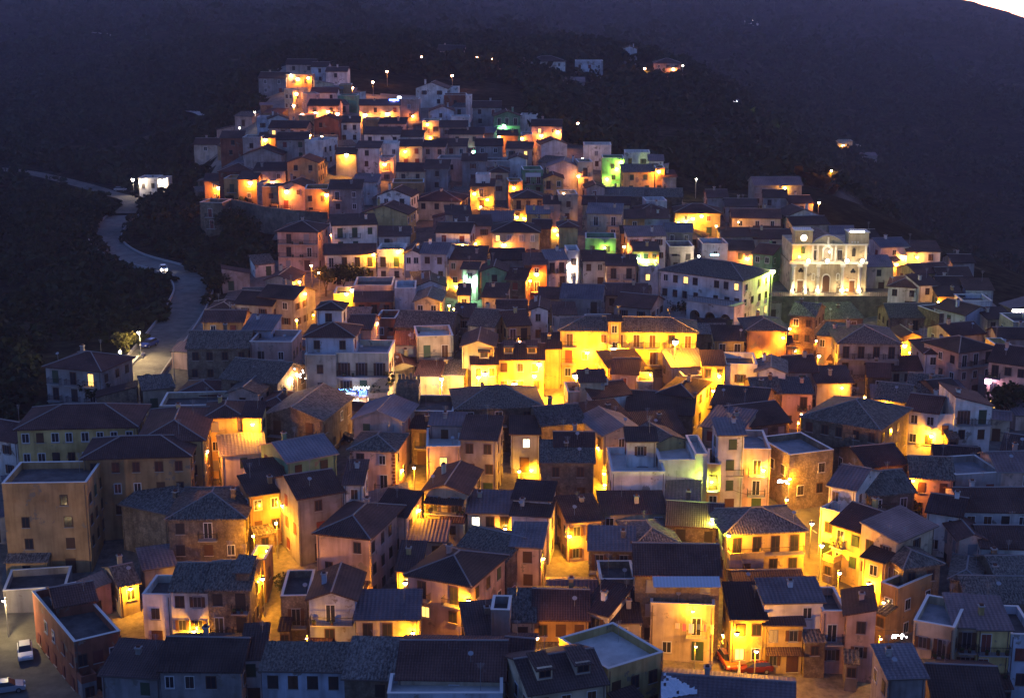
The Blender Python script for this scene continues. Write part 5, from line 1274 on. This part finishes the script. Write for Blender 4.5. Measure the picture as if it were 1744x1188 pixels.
LL='''
222 1002 w y 1.6
330 1080 w y 1.6
431 912 p y 1.2
447 985 p y 2.0
455 940 p y 2.0
470 890 p y 1.6
480 860 w y 1.2
522 1086 p y .7
703 1077 w y 1.4
798 1028 w y 2.2
666 982 w o .6
690 992 w y 2.6
912 1087 p y 1.6
925 950 p y 1.8
970 912 w y 2.0
1241 911 p y 2.4
1288 1108 p y 1.8
1255 1078 w y 2.2
1383 891 p y 2.6
1400 928 p y 3.2
1430 975 p y 2.0
1500 1087 p y .8
1480 1005 w y 2.5
1508 1030 w y 1.2
705 796 p y 1.6
684 800 w y 2.6
884 802 p y 1.8
905 800 w y 1.5
1029 806 w y 1.4
1030 825 w y 1.6
1018 762 w y 1.2
714 868 p y 1.4
860 912 w y 2.0
1689 733 w y 2.2
1586 742 w y 2.4
1507 694 w y .7
1473 676 p y 1.0
1224 872 w l 1.2
1212 820 w l 1.0
1300 800 w y 2.4
1340 850 p y 1.8
1345 815 p y 1.5
1555 818 w o 1.0
1180 1040 w y .8
1185 1100 p y .7
1232 1080 w y 1.4
430 722 w y 1.7
352 768 w o 3
497 646 p m .9
505 636 p o 1.6
517 575 w g .5
534 536 w y .3
642 550 w o 2.0
600 494 w y 6
590 500 w y 3
530 452 p o 1.4
543 464 p o 1.4
510 480 p o 1.8
520 500 p o 1.5
505 545 p y 1.5
634 431 w y 2.0
678 428 w y 2.4
564 400 w o 1.0
720 380 w o 1.3
752 645 p w 3.0
826 636 w y 5
815 642 p y 3
876 657 p y 7
918 620 w y 6
910 640 w y 4
981 640 p y 12
1000 600 w y 3
885 584 w o 1.2
1150 592 f y 10
1045 606 f y 8
1110 640 w y 1.5
1225 640 w y 2.5
1215 665 p y 2.5
1353 598 w o .8
1345 560 p o 1.6
1395 606 p y 2.4
1390 580 w o 1.5
1334 575 w o 1.6
1300 615 w y .8
1541 588 w y 4
1550 600 p y 2
1434 660 p o .8
1365 705 p o 1.0
1360 720 p o .8
1598 517 w y .9
1540 437 w o 3
1527 450 w o 2.0
1562 438 w y 1.0
1316 462 p l 7
1273 440 w o 3
1190 436 p w 1.2
804 482 p c 1.4
779 490 p y 2.2
914 467 w o 4
903 478 p o 1.6
968 457 p w 2.2
1087 440 w g 1.0
1100 445 p l 1.2
1117 443 w o 1.2
1030 425 w l .8
1063 420 p o 1.8
858 417 w o 4
765 520 p y 1.5
773 526 p y 1.2
788 420 w y .8
810 415 w y .8
945 392 w y 2.5
950 400 p y 1.5
880 370 w y 2.5
893 372 w y 2.5
1168 383 p g .7
1155 388 p y 1.6
1180 372 w y 2.5
1195 368 w y 2
1220 385 p y 1.2
1258 378 p y .6
1240 387 w o .8
1050 288 w l 1.2
1058 279 p l 1.6
1034 305 w l .8
1122 292 w o 3
1186 305 p w .5
984 210 p o 1.6
770 129 p o 1.4
718 97 p o .7
659 122 p o 1.2
635 140 w o 1.6
498 60 p o 2.5
1283 35 p w .5
1192 65 p w .4
210 85 p w .5
812 98 p o 1.0
838 100 p o .5
1098 117 p o 1.2
1147 118 w o 1.6
1163 112 p w .5
373 320 w o 4
426 311 w o 4
464 311 w o 4
488 326 w o 4
556 332 w o 3.5
452 238 w o 2.5
507 135 w o 2.5
495 128 w w .8
525 133 w o 1.5
505 160 p o 2
500 180 p o 2
515 195 p o 2
559 190 w o 2
575 197 w o 2.5
537 193 w o 2.5
622 196 w o 3
660 194 w o 3
525 232 p y 1.5
548 233 p y 1.5
590 258 w y 3.5
655 280 w o 2.5
728 212 w o 1.2
600 150 w o 2
733 235 w y 1.0
690 258 w y 1.0
703 198 w o .8
858 214 w c 1.4
922 231 w o 2.0
889 236 w o 1.5
950 225 w o 2
850 236 w o 1.2
805 266 w o 1.2
408 218 p w .6
434 191 p w .4
1352 258 p o 1.0
1416 291 p o 1.2
1467 305 p o 1.6
1395 345 p o 1.4
1337 323 w y 1.5
338 47 p w 1.2
348 45 p w .8
226 306 p w 2.0
276 308 w w 2.0
240 308 w w 1.2
1332 45 p w .4
1303 205 p l 5
1436 248 w y 1.0
1034 118 p w .3
236 566 p m 2.6
204 598 p m 1.6
6 1022 p m 1.6
960 330 w y 1.2
875 320 w o 2
808 330 w o 2
830 340 w y 1.5
820 355 w o 1.2
985 300 w o 1.6
992 270 w y 1.0
'''
for ln in LL.strip().splitlines():
    a=ln.split(); lamp(float(a[0]),float(a[1]),a[2],a[3],float(a[4]))  # f rows are lamps added to light the yellow palace facade
# ---------------------------------------------------------------- low outbuildings in the gaps between houses
STREETS=[(1440,1010),(1410,960),(1390,920),(1375,880),(1350,850),(1325,825),(455,940),(447,985),(470,880),(975,930),(960,960),(510,480),(520,560),(530,450),(228,650),(265,600),(285,575),(300,555),(322,520),(330,495),(270,458),(215,440)]
SP_=[march(*q)[0] for q in STREETS]
def outbuildings(nmax):
    rr=random.Random(21); made=[]; LP=[q['o'].location for q in LAMPS]
    cand=[(rr.uniform(0,1744),rr.uniform(150,1188)) for _ in range(20000)]
    for px,py in cand:
        if len(made)>=nmax: break
        if not inside(np.array([px]),np.array([py]),OUT)[0]: continue
        if (900<px<1010 and 625<py<720) or (1200<px<1520 and py>1085) or (px<140 and py>1000) or (1330<px<1500 and 455<py<560): continue
        P,t=march(px,py); w,d,h=rr.uniform(4,7),rr.uniform(3.5,5.5),rr.uniform(2.6,4.2); rot=rr.uniform(-30,30); r=math.radians(rot)
        if min((P.xy-q.xy).length for q in LP)<4.5 or min((P.xy-q.xy).length for q in SP_)<11: continue
        ok=True; pts=[(0,0)]+[(sx*w/2,sy*d/2) for sx in(-1,0,1) for sy in(-1,0,1)]
        for (cx,cy,W,D,R) in FOOT:
            if (cx-P.x)**2+(cy-P.y)**2>900: continue
            for (a,b_) in pts:
                gx=P.x+a*math.cos(r)+b_*math.sin(r)-cx; gy=P.y-a*math.sin(r)+b_*math.cos(r)-cy
                lx=gx*math.cos(R)-gy*math.sin(R); ly=gx*math.sin(R)+gy*math.cos(R)
                if abs(lx)<W/2+.3 and abs(ly)<D/2+.3: ok=False; break
            if not ok: break
        if not ok: continue
        FOOT.append((P.x,P.y,w,d,r)); kind=rr.choice('SSSGLR'); wc=rr.choice('sgscwp'); rc=rr.choice('trbmtz'); z=ground(P.x,P.y)
        root=obj('outbuilding',None,None,(P.x,P.y,z),-r); wb=wall_mb(kind,w,d,h,'wall_'+wc,.22); wb.build('wall',root); roof_parts(root,kind,w,d,h,'roof_'+rc,.22,.3,.12)
        obj('door',win_mesh('shut_'+rr.choice(['brown','green','dark']),1.1,2.0),root,(rr.uniform(-.2,.2)*w,-d/2-.005,1.15))
        made.append(dict(o=root,px=px,py=py,wall=wc,roof=rc))
    return made
SHEDS=outbuildings(110)
# floodlights of the church
def church_lamp(px,pz,y,col,e,r,label):
    P=Vector((CB.x+CXf(px),CB.y+y,CB.z+CZf(pz))); root=obj('floodlight',None,None,P); tag(root,label,'floodlight','floodlights of the church')
    b=MB(); b.ball((0,0,0),r,'bulb_'+col,10,6); b.build('bulb',root); s=MB(); s.box(-r*1.1,r*1.1,r*.6,r*1.2,-r,r,'iron'); s.build('housing',root)
    add_light(root,col,e*1.0,(0,-r-.05,r+.05),.1)
for i,px in enumerate((470,760,1065,1300)): church_lamp(px,540,-1.0,'m',.16,.42,'white floodlight on the church cornice, %s of four from the left'%('first','second','third','fourth')[i])
for i,px in enumerate((255,440,640,1015,1280)): church_lamp(px,1020,-1.15,'m',.32,.16,'floodlight at the foot of the church column, %s of five from the left'%('first','second','third','fourth','fifth')[i])
church_lamp(1090,1000,-.8,'y',.3,.15,'floodlight beside the church right-hand door')
church_lamp(330,480,-.6,'y',.7,.16,'warm floodlight below the church clock tower opening')
church_lamp(780,400,-1.2,'w',.12,.1,'small floodlight before the church central niche')
# shop canopy lights, signs and festive lights
for n_,c_,e_ in (('neon_blue',(.08,.16,1),9),('neon_cyan',(.2,.7,1),7),('neon_white',(.9,.95,1),12),('neon_pink',(1,.6,.9),6),('neon_green',(.3,1,.7),4)): mk(n_,c_,.4,emit=c_,es=e_)
def bar_lights():
    h,dn,d=hitpix(600,668); P=h[0]-dn*1.6 if h[0] else march(600,668,3)[0]
    k=(P-CAMP).length/F_PX; root=obj('festive_lights',None,None,P); tag(root,'blue and white strings of festive lights over the bar below the cream palazzo','festive lights')
    rr=random.Random(5); b=MB(); w=MB(); v=MB()
    for i in range(46):
        x=rr.uniform(-24,22)*k; b.ball((x,-.02,rr.uniform(-.6,6)*k),.05,'neon_blue' if rr.random()<.6 else 'neon_cyan',5,3)
    for i in range(16): x=(-22+i*1.8)*k; w.ball((x,-.05,rr.uniform(-2.5,-1.2)*k),.07,'neon_white',5,3)
    for i in range(20): x=(2+i*1.4)*k; w.ball((x,-.05,(5+5*abs(math.sin(i*.9)))*k),.06,'neon_white',5,3)
    for i in range(7):
        x=(12+i*2)*k; v.tube((x,0,4*k),(x,0,(-4-rr.random()*5)*k),.03,'neon_blue',4)
    b.build('blue_bulbs',root); w.build('white_bulbs',root); v.build('hanging_strings',root)
    c=MB(); c.box(-25*k,24*k,.05,.12,-1*k,6.5*k,'shutter_dark'); c.build('backing',root)
    ld=bpy.data.lights.new('glow','POINT'); ld.energy=250; ld.color=(.25,.35,1); ld.shadow_soft_size=.5; obj('glow',ld,root,(0,-1.2,0))
    s=MB(); s.box(-18*k,-3*k,-.3,-.25,-16*k,-6*k,'lit_white'); s.build('lit_doorway',root)
bar_lights()
lamp(605,690,'w','w',3,None)
def sign(px,py,wp,hp,mat,label,name='lit_sign',light=None):
    h,dn,d=hitpix(px,py); P=h[0]-dn*.5 if h[0] else march(px,py,4)[0]
    k=(P-CAMP).length/F_PX; b=MB(); b.box(-wp*k/2,wp*k/2,0,.12,-hp*k/2,hp*k/2,mat); root=obj(name,None,None,P)
    b.build('panel',root); f=MB(); f.box(-wp*k/2-.06,wp*k/2+.06,.121,.2,-hp*k/2-.06,hp*k/2+.06,'iron'); f.build('frame',root); tag(root,label,'sign')
    if light: ld=bpy.data.lights.new('glow','POINT'); ld.energy=light[0]; ld.color=light[1]; ld.shadow_soft_size=.3; obj('glow',ld,root,(0,-.8,-.2))
    return root
sign(1683,649,10,8,'neon_pink','small pink-white lit sign on the balcony house at the right edge',light=(200,(1,.6,.9)))
sign(671,171,16,4,'neon_blue','blue lit sign near the hilltop',light=(350,(.3,.35,1)))
sign(680,166,6,3,'neon_white','small white lit sign beside the blue one near the hilltop')
sign(798,259,22,5,'neon_green','greenish lit sign above a low orange-lit roof in the upper centre',light=(150,(.4,1,.8)))
sign(1735,529,20,4,'lit_bar','white light bar at the right edge','light_bar',light=(300,(1,.9,.8)))
sign(1411,309,14,3,'lit_bar','white light bar on the roadside building at upper right','light_bar',light=(200,(1,.9,.8)))
sign(1217,434,14,2.5,'neon_cyan','pale blue star-like light behind the convent roof','festive_star')
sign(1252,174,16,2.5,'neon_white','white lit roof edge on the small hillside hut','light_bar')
sign(908,298,26,7,'shutter_white','plain white balcony banner on the green-lit house','banner')
def cluster(px,py,n,label,sx,sy,hgt=6):
    P,t=march(px,py,hgt); h,dn,d=hitpix(px,py)
    if h[0] is not None and h[3]<(P-CAMP).length: P=h[0]-dn*.6
    k=(P-CAMP).length/F_PX; root=obj('festive_lights',None,None,P); tag(root,label,'festive lights'); rr=random.Random(n); b=MB()
    for i in range(n): x=rr.uniform(-sx,sx)*k; b.ball((x,0,rr.uniform(-sy,sy)*k),.09,'neon_white',6,4)
    b.build('bulbs',root); c=MB(); c.tube((-4*sx*k,0,3*sy*k),(4*sx*k,0,2*sy*k),.02,'iron',4); c.build('cable',root)
    ld=bpy.data.lights.new('glow','POINT'); ld.energy=110; ld.color=(1,.9,.7); ld.shadow_soft_size=.4; obj('glow',ld,root,(0,-.5,-.3))
cluster(1532,1083,14,'white festive lights strung across the street at lower right',14,4)
cluster(1336,820,12,'white festive lights above the yellow bend of the street',11,3.5)
cluster(508,636,10,'white festive lights hung left of the cream palazzo',12,9)
# awning + terrace furniture of the laundry house
def awning():
    h,dn,d=hitpix(1168,982); P=march(1168,981,9.3)[0]; k=(P-CAMP).length/F_PX; W=110*k
    if h[0] is not None and h[3]<(P-CAMP).length+3: P=h[0]-dn*.3
    root=obj('awning',None,None,P); tag(root,'white striped awning stretched over the roof terrace of the laundry house','awning')
    b=MB(); n=40
    for i in range(n):
        x0=-W/2+W*i/n; b.poly([(x0,-1.7,-.55),(x0+W/n,-1.7,-.55),(x0+W/n,0,.1),(x0,0,.1)],'awning' if i%2 else 'shutter_white')
    b.build('cloth',root); f=MB()
    for x in (-W/2,0,W/2): f.tube((x,-1.7,-.58),(x,0,.05),.03,'pole',4)
    f.tube((-W/2,-1.7,-.58),(W/2,-1.7,-.58),.05,'pole',6); f.build('frame',root)
    lroot=None
awning()
mk('cloth_pink',(.6,.2,.22)); mk('cloth_cream',(.6,.5,.4)); mk('cloth_blue',(.1,.14,.25)); mk('cloth_white',(.7,.7,.72))
def laundry():
    h,dn,d=hitpix(1186,1059)
    if h[0] is None: return
    n=Vector((h[1].x,h[1].y,0)).normalized(); n = n if n.dot(dn)<0 else -n; P=h[0]+n*1.15; ang=math.atan2(n.y,n.x)+math.pi/2
    for i,(mt,w_) in enumerate((('cloth_cream',.5),('cloth_pink',.45),('cloth_white',.6),('cloth_blue',.4),('cloth_pink',.4),('cloth_cream',.35))):
        b=MB(); hh=.7+.25*(i%3); m=5
        for k in range(m): x0=-w_/2+w_*k/m; y0=.04*(k%2); y1=.04*((k+1)%2); b.poly([(x0,y0,-hh),(x0+w_/m,y1,-hh),(x0+w_/m,y1,0),(x0,y0,0)],mt)
        o=b.build('laundry',None); off=Vector((math.cos(ang),math.sin(ang),0))*(-2.2+i*.8); o.location=P+off+Vector((0,0,.3)); o.rotation_euler=(0,0,ang)
        tag(o,['cream','pink','white','dark blue','pink','cream'][i]+' cloth drying on the balcony of the laundry house, %s from left'%('first','second','third','fourth','fifth','sixth')[i],'laundry','laundry on the balcony')
laundry()
# utility poles by the valley road, overhead cables
def upole(px,py,hgt,label):
    P=march(px,py)[0]; root=obj('utility_pole',None,None,P); b=MB(); b.tube((0,0,-.5),(0,0,hgt),.11,'pole',7,.07); b.build('pole',root); c=MB(); c.box(-.5,.5,-.05,.05,hgt-.5,hgt-.4,'iron'); c.build('crossarm',root); tag(root,label,'pole','utility poles'); return P+Vector((0,0,hgt-.4))
a1=upole(163,690,7,'pale pole in front of the grey roadside villa'); a2=upole(298,655,6.5,'pale pole at the corner of the old stone farmhouse'); a3=upole(207,642,5,'pole at the corner of the green lawn')
a4=upole(250,75,12,'tall distant pole on the upper left hillside'); a5=upole(1318,22,14,'distant pole on the far mountain, upper right')
def cable(a,b_,label,sag=.8):
    m=MB(); n=14; pr=None
    for i in range(n+1):
        t=i/n; p=a.lerp(b_,t)-Vector((0,0,sag*4*t*(1-t)))
        if pr: m.tube(pr,p,.025,'iron',4,cap=False)
        pr=p
    tag(m.build('overhead_cable'),label,'cable')
def pt(px,py,h): return march(px,py,h)[0]
cable(pt(1255,920,6),pt(1310,1080,6),'cable hanging over the lane beside the small square')
cable(pt(1420,790,6),pt(1500,780,7),'cable stretched in front of the dark round tree on the right')
cable(pt(1235,826,7),pt(1312,838,7),'pair-like cable crossing below the tall pink house')
cable(pt(455,1092,6),pt(522,1086,6),'cable running to the small lamp above the mossy bottom roof')
cable(a1,a3,'cable from the villa pole to the lawn pole')
mk('road_paint',(.6,.6,.56),.7)
def dash(px,py,ang,L_,lb):
    hr=RB.ray_cast(march(px,py)[0]+Vector((0,0,12)),Vector((0,0,-1)),30)
    P=hr[0] if hr[0] is not None else march(px,py)[0]; b=MB(); b.poly([(-.1,-L_/2,0),(.1,-L_/2,0),(.1,L_/2,0),(-.1,L_/2,0)],'road_paint'); o=b.build('road_marking'); o.location=P+Vector((0,0,.02)); o.rotation_euler=(0,0,math.radians(ang)); tag(o,lb,kind='structure')
for i,(px,py) in enumerate(((1385,905),(1397,932),(1408,957),(1420,985))): dash(px,py,16,2.2,'white dash painted on the steep street')
mk('tarpaulin',(.62,.62,.66),.6)
def tarp():
    rr=random.Random(9); P={}
    for i in range(19):
        for j in range(11):
            x=1108+i*4.4; y=1150+j*4.2-(i-4)*.6; h,dn,d=hitpix(x,y)
            if h[0] is not None and h[1].z>.5 and y>1146+abs(i-6)*2.2: P[i,j]=h[0]+Vector((0,0,.12+.22*rr.random()))
    zs=[p.z for p in P.values()]
    if not zs: return
    b=MB()
    for (i,j) in P:
        q=[(i,j),(i+1,j),(i+1,j+1),(i,j+1)]
        if all(k in P for k in q) and max((P[a]-P[c]).length for a in q for c in q)<2.5 and rr.random()<.96: b.poly([P[k] for k in q],'tarpaulin')
    if b.v: tag(b.build('tarpaulin'),'crumpled whitish tarpaulin on the purple sheet roof at the bottom edge','tarpaulin')
tarp()
def fence():
    A=march(1243,1160)[0]; B_=march(1300,1172)[0]; b=MB(); n=14
    for k in range(n+1):
        p=A.lerp(B_,k/n); z=ground(p.x,p.y)+.1; b.box(p.x-.06,p.x+.06,p.y-.03,p.y+.03,z,z+1.0,'shutter_white')
    z=ground(A.x,A.y)+.1
    for dz in (.3,.75): b.tube((A.x,A.y,z+dz),(B_.x,B_.y,ground(B_.x,B_.y)+.1+dz),.035,'shutter_white',4)
    tag(b.build('picket_fence'),'short white picket fence in the small square near the bottom edge','fence')
    U=march(1258,1160)[0]; root=obj('parasol',None,None,(U.x,U.y,ground(U.x,U.y)+.1)); tag(root,'closed white parasol beside the picket fence','parasol')
    c=MB(); c.tube((0,0,0),(0,0,2.6),.03,'pole',6); c.build('pole',root); c=MB(); c.tube((0,0,.9),(0,0,2.5),.2,'tarpaulin',9,.05); c.build('canopy',root); c=MB(); c.tube((0,0,0),(0,0,.1),.25,'concrete',10); c.build('base',root)
fence()
# people on the piazza and the church terrace
mk('skin',(.45,.27,.19)); mk('coat_dark',(.03,.03,.05)); mk('coat_red',(.35,.03,.03)); mk('trousers',(.04,.045,.07)); mk('hair',(.02,.014,.01))
def person(loc,ang,coat,label):
    me=bpy.data.meshes.new('person'); J=[(0,0,.95),(0,0,1.2),(0,0,1.42),(0,0,1.52),(0,0,1.66),(0,0,1.74), (.1,0,.9),(.12,.03,.5),(.12,0,.08),(.12,-.12,.04), (-.1,0,.9),(-.12,-.05,.5),(-.12,.05,.08),(-.12,-.08,.04), (.19,0,1.4),(.24,.03,1.12),(.24,-.05,.87),(-.19,0,1.4),(-.24,.02,1.12),(-.24,-.06,.87)]
    E=[(0,1),(1,2),(2,3),(3,4),(4,5),(0,6),(6,7),(7,8),(8,9),(0,10),(10,11),(11,12),(12,13),(2,14),(14,15),(15,16),(2,17),(17,18),(18,19)]
    Rr=[.14,.15,.14,.06,.1,.08,.1,.075,.05,.045,.1,.075,.05,.045,.07,.05,.035,.07,.05,.035]
    me.from_pydata(J,E,[]); o=obj('person',me,None,loc,ang); sk=o.modifiers.new('s','SKIN'); o.modifiers.new('b','SUBSURF').levels=1
    for v,r in zip(me.skin_vertices[0].data,Rr): v.radius=(r,r*.8)
    me.skin_vertices[0].data[0].use_root=True; me.materials.append(MAT['trousers'])
    c=MB(); c.tube((0,0,.85),(0,0,1.45),.2,'coat_'+coat,10,.17); c.build('coat',o); hr=MB(); hr.ball((0,.02,1.72),.105,'hair',8,5); hr.build('hair',o); f=MB(); f.ball((0,-.04,1.66),.09,'skin',8,5); f.build('face',o)
    tag(o,label,'person')
for i,(px,py,c_,lb) in enumerate(((890,664,'dark','person in a dark coat standing at the piazza edge left of the red car'),(898,668,'red','person in a red coat on the piazza beside the red car'),(1000,1143,'dark','')) ):
    if lb: P=march(px,py)[0]; person(P+Vector((0,0,.12)),i*1.3,c_,lb)
for i,px in enumerate((250,385,460)): person(Vector((CB.x+CXf(px),CB.y-2.6,CB.z+.03)),i*1.1,'dark','person in dark clothes on the church terrace, %s from the left'%('first','second','third')[i])
# chimney smoke drifting at the right
def smoke(pts, rad, dens, label):
    m=bpy.data.materials.new('smoke'); m.use_nodes=True; t=m.node_tree; t.nodes.remove(t.nodes['Principled BSDF'])
    v=t.nodes.new('ShaderNodeVolumePrincipled'); v.inputs['Color'].default_value=(.8,.82,.9,1); v.inputs['Density'].default_value=dens; t.links.new(v.outputs[0], t.nodes['Material Output'].inputs['Volume'])
    rr=random.Random(4); C=[]
    for i in range(len(pts)-1):
        for k in range(4): u=k/4; C.append((Vector(pts[i]).lerp(Vector(pts[i+1]),u)+Vector((rr.uniform(-1,1),rr.uniform(-1,1),rr.uniform(-1,1)))*.8, (rad[i]*(1-u)+rad[i+1]*u)*rr.uniform(.8,1.2)))
    n=12; root=None; L_=len(C)
    for fr in (1,.78,.58,.4,.22):
        vs=[];fs=[]
        for i,(c,r) in enumerate(C):
            e=math.sin(math.pi*min(1,(i+.4)/(L_*.9)))**.5 if i<L_*.9 else .35; q=r*fr*max(.15,e)
            for k in range(n): a=2*math.pi*k/n; w_=1+.15*math.sin(3*a+i); vs.append((c.x+q*w_*math.cos(a),c.y+q*w_*math.sin(a)*.7,c.z+q*w_*math.sin(a)*.7))
        for i in range(L_-1):
            for k in range(n): j=(k+1)%n; fs.append((i*n+k,i*n+j,(i+1)*n+j,(i+1)*n+k))
        fs.append(tuple(range(n))[::-1]); fs.append(tuple((L_-1)*n+k for k in range(n)))
        me=bpy.data.meshes.new('smoke'); me.from_pydata(vs,[],fs); me.materials.append(m); me.update(); o=obj('smoke' if root is None else 'smoke_core',me,root)
        if root is None: root=o; tag(o,label,'smoke',kind='stuff')
smoke([at(1490,408,440),at(1468,385,440),at(1448,352,441),at(1415,322,443),at(1380,300,447),at(1350,286,452)],[1.5,2.5,3.5,4,4,3],.03,'bluish chimney smoke drifting up the slope behind the church')
smoke([at(1316,306,520),at(1305,278,520),at(1293,255,522),at(1284,236,525)],[2,3.5,4,3],.02,'faint plume of smoke on the knoll slope, upper right')
# ---------------------------------------------------------------- haze
def haze():
    me=bpy.data.meshes.new('haze'); b=MB(); MAT['haze']=bpy.data.materials.new('haze'); zb=float(Z.min())-1; zt=max(float(Z.max())+25,CAMZ+12)
    b.box(-3600,3600,-30,4300,zb,zt,'haze'); o=b.build('haze'); tag(o,'thin blue evening haze over village and hills','haze',kind='stuff')
    m=MAT['haze']; m.use_nodes=True; t=m.node_tree; t.nodes.remove(t.nodes['Principled BSDF']); v=t.nodes.new('ShaderNodeVolumePrincipled')
    v.inputs['Color'].default_value=(.66,.7,1,1); v.inputs['Density'].default_value=HAZE_DENSITY; v.inputs['Anisotropy'].default_value=.2; t.links.new(v.outputs[0], t.nodes['Material Output'].inputs['Volume'])
import os
if HAZE_DENSITY>0 and not os.environ.get('NOHAZE'): haze()
# ---------------------------------------------------------------- labels for lamps and houses
ORD=['first','second','third','fourth','fifth','sixth','seventh','eighth','ninth','tenth','eleventh','twelfth']
MARKS=[(1409,450,'the church'),(1200,480,'the convent'),(1070,590,'the yellow palace'),(865,620,'the piazza villa'),(590,600,'the cream palazzo'),(200,740,'the school'),(450,325,'the terrace wall row'),(510,150,'the hilltop street'),(735,150,'the white hilltop gable'),(862,205,'the mint-green house'),(1000,300,'the upper balcony house'),(1060,400,'the market hall'),(890,340,'the large yellow-lit house'),(800,470,'the green-lit white house'),(660,440,'the orange-lit white block'),(520,490,'the stairway lane'),(255,600,'the valley road'),(460,930,'the lower left lane'),(640,790,'the quoined pink house'),(745,985,'the pink corner house'),(955,1060,'the orange house'),(1165,1060,'the laundry balcony house'),(1300,1090,'the small square'),(1400,930,'the descending street'),(1270,800,'the tall pink house'),(1085,800,'the windowless white house'),(1470,720,'the long stone building'),(1640,720,'the right-sloping white house'),(1550,590,'the bright orange gable'),(1300,590,'the orange-lit arches'),(1580,470,'the right ridge'),(290,1060,'the lit shopfront'),(900,780,'the dark mossy-roofed house'),(980,200,'the lone ridge lamp'),(1400,290,'the road above the church'),(1000,110,'the knoll villas'),(340,45,'the far upper left hill'),(250,305,'the floodlit roadside house'),(1300,200,'the right hillside'),(620,190,'the long cream hilltop house'),(1340,850,'the yellow street bend')]
def relation(px,py):
    m=min(MARKS,key=lambda q:(q[0]-px)**2+((q[1]-py)*1.2)**2); dx,dy=px-m[0],py-m[1]
    if abs(dx)<28 and abs(dy)<22: return 'at '+m[2]
    if abs(dx)>abs(dy)*1.3: return ('left of ' if dx<0 else 'right of ')+m[2]
    return ('above ' if dy<0 else 'below ')+m[2]
groups={}
for q in LAMPS: groups.setdefault((q['name'],CN[q['col']],relation(q['px'],q['py'])),[]).append(q)
for (nm,c,rel),qs in groups.items():
    qs.sort(key=lambda q:q['px']); what='wall lamp' if nm=='wall_lamp' else 'pole street lamp'; n=len(qs)  # the added palace lamps also get the street lamp wording
    for i,q in enumerate(qs):
        if n==1: lb='%s-glowing %s %s'%(c,what,rel)
        elif i==0: lb='leftmost %s-glowing %s %s'%(c,what,rel)
        elif i==n-1: lb='rightmost %s-glowing %s %s'%(c,what,rel)
        else: lb='%s %s-glowing %s from the left %s'%(ORD[i],c,what,rel)
        tag(q['o'],lb,'street lamp','street lamps of the village')
groups={}
for q in SHEDS: groups.setdefault((WALLS[q['wall']][0],ROOFS.get(q['roof'],'grey tile'),relation(q['px'],q['py'])),[]).append(q)
for (wl,rf,rel),qs in groups.items():
    qs.sort(key=lambda q:q['px']); n=len(qs)
    for i,q in enumerate(qs): tag(q['o'],('' if n==1 else ('leftmost ' if i==0 else 'rightmost ' if i==n-1 else ORD[i]+' from left '))+'low %s outbuilding with %s roof %s'%(wl,rf,rel),'outbuilding','low outbuildings between the houses')
import re
seen={}
for q in HOUSES:
    lb=q['label'] or ('%s house with %s roof %s'%(WALLS[q['wall']][0],ROOFS.get(q['roof'],'flat'),relation(q['px'],q['py'])))
    k=seen.get(lb,0); seen[lb]=k+1
    if k: lb+=', number %d'%(k+1)
    head=re.split(r' (?:with|beside|left|right|behind|on|above|below|in|at|near|between|joining|facing|under|of|slop|lit|second|third|fourth) ',lb)[0]
    cat='house'
    for kw,ct in (('convent','convent'),('piazza villa','villa'),('villa','villa'),('palace','palace'),('school wing','school wing'),('hut','hut'),('shed','shed'),('garage','garage'),('turret','stair turret'),('apartment block','apartment block'),('farmhouse','farmhouse'),('market hall','market hall'),('chapel annex','chapel'),('outbuilding','outbuilding'),('attic','attic'),('belvedere','belvedere'),('building','building'),('block','block'),('annex','annex')):
        if re.search(r'\b'+kw+r'\b',head): cat=ct; break
    if cat!='house': q['o'].name=cat.replace(' ','_')
    tag(q['o'],lb,cat,'houses of the hillside village' if cat=='house' else None)
_all=[o.get('label') for o in bpy.data.objects if o.get('label')]
print('DUP',[l for l in set(_all) if _all.count(l)>1][:20])
print('houses',len(HOUSES),'lamps',len(LAMPS),'lights',NL,'objects',len(bpy.data.objects))
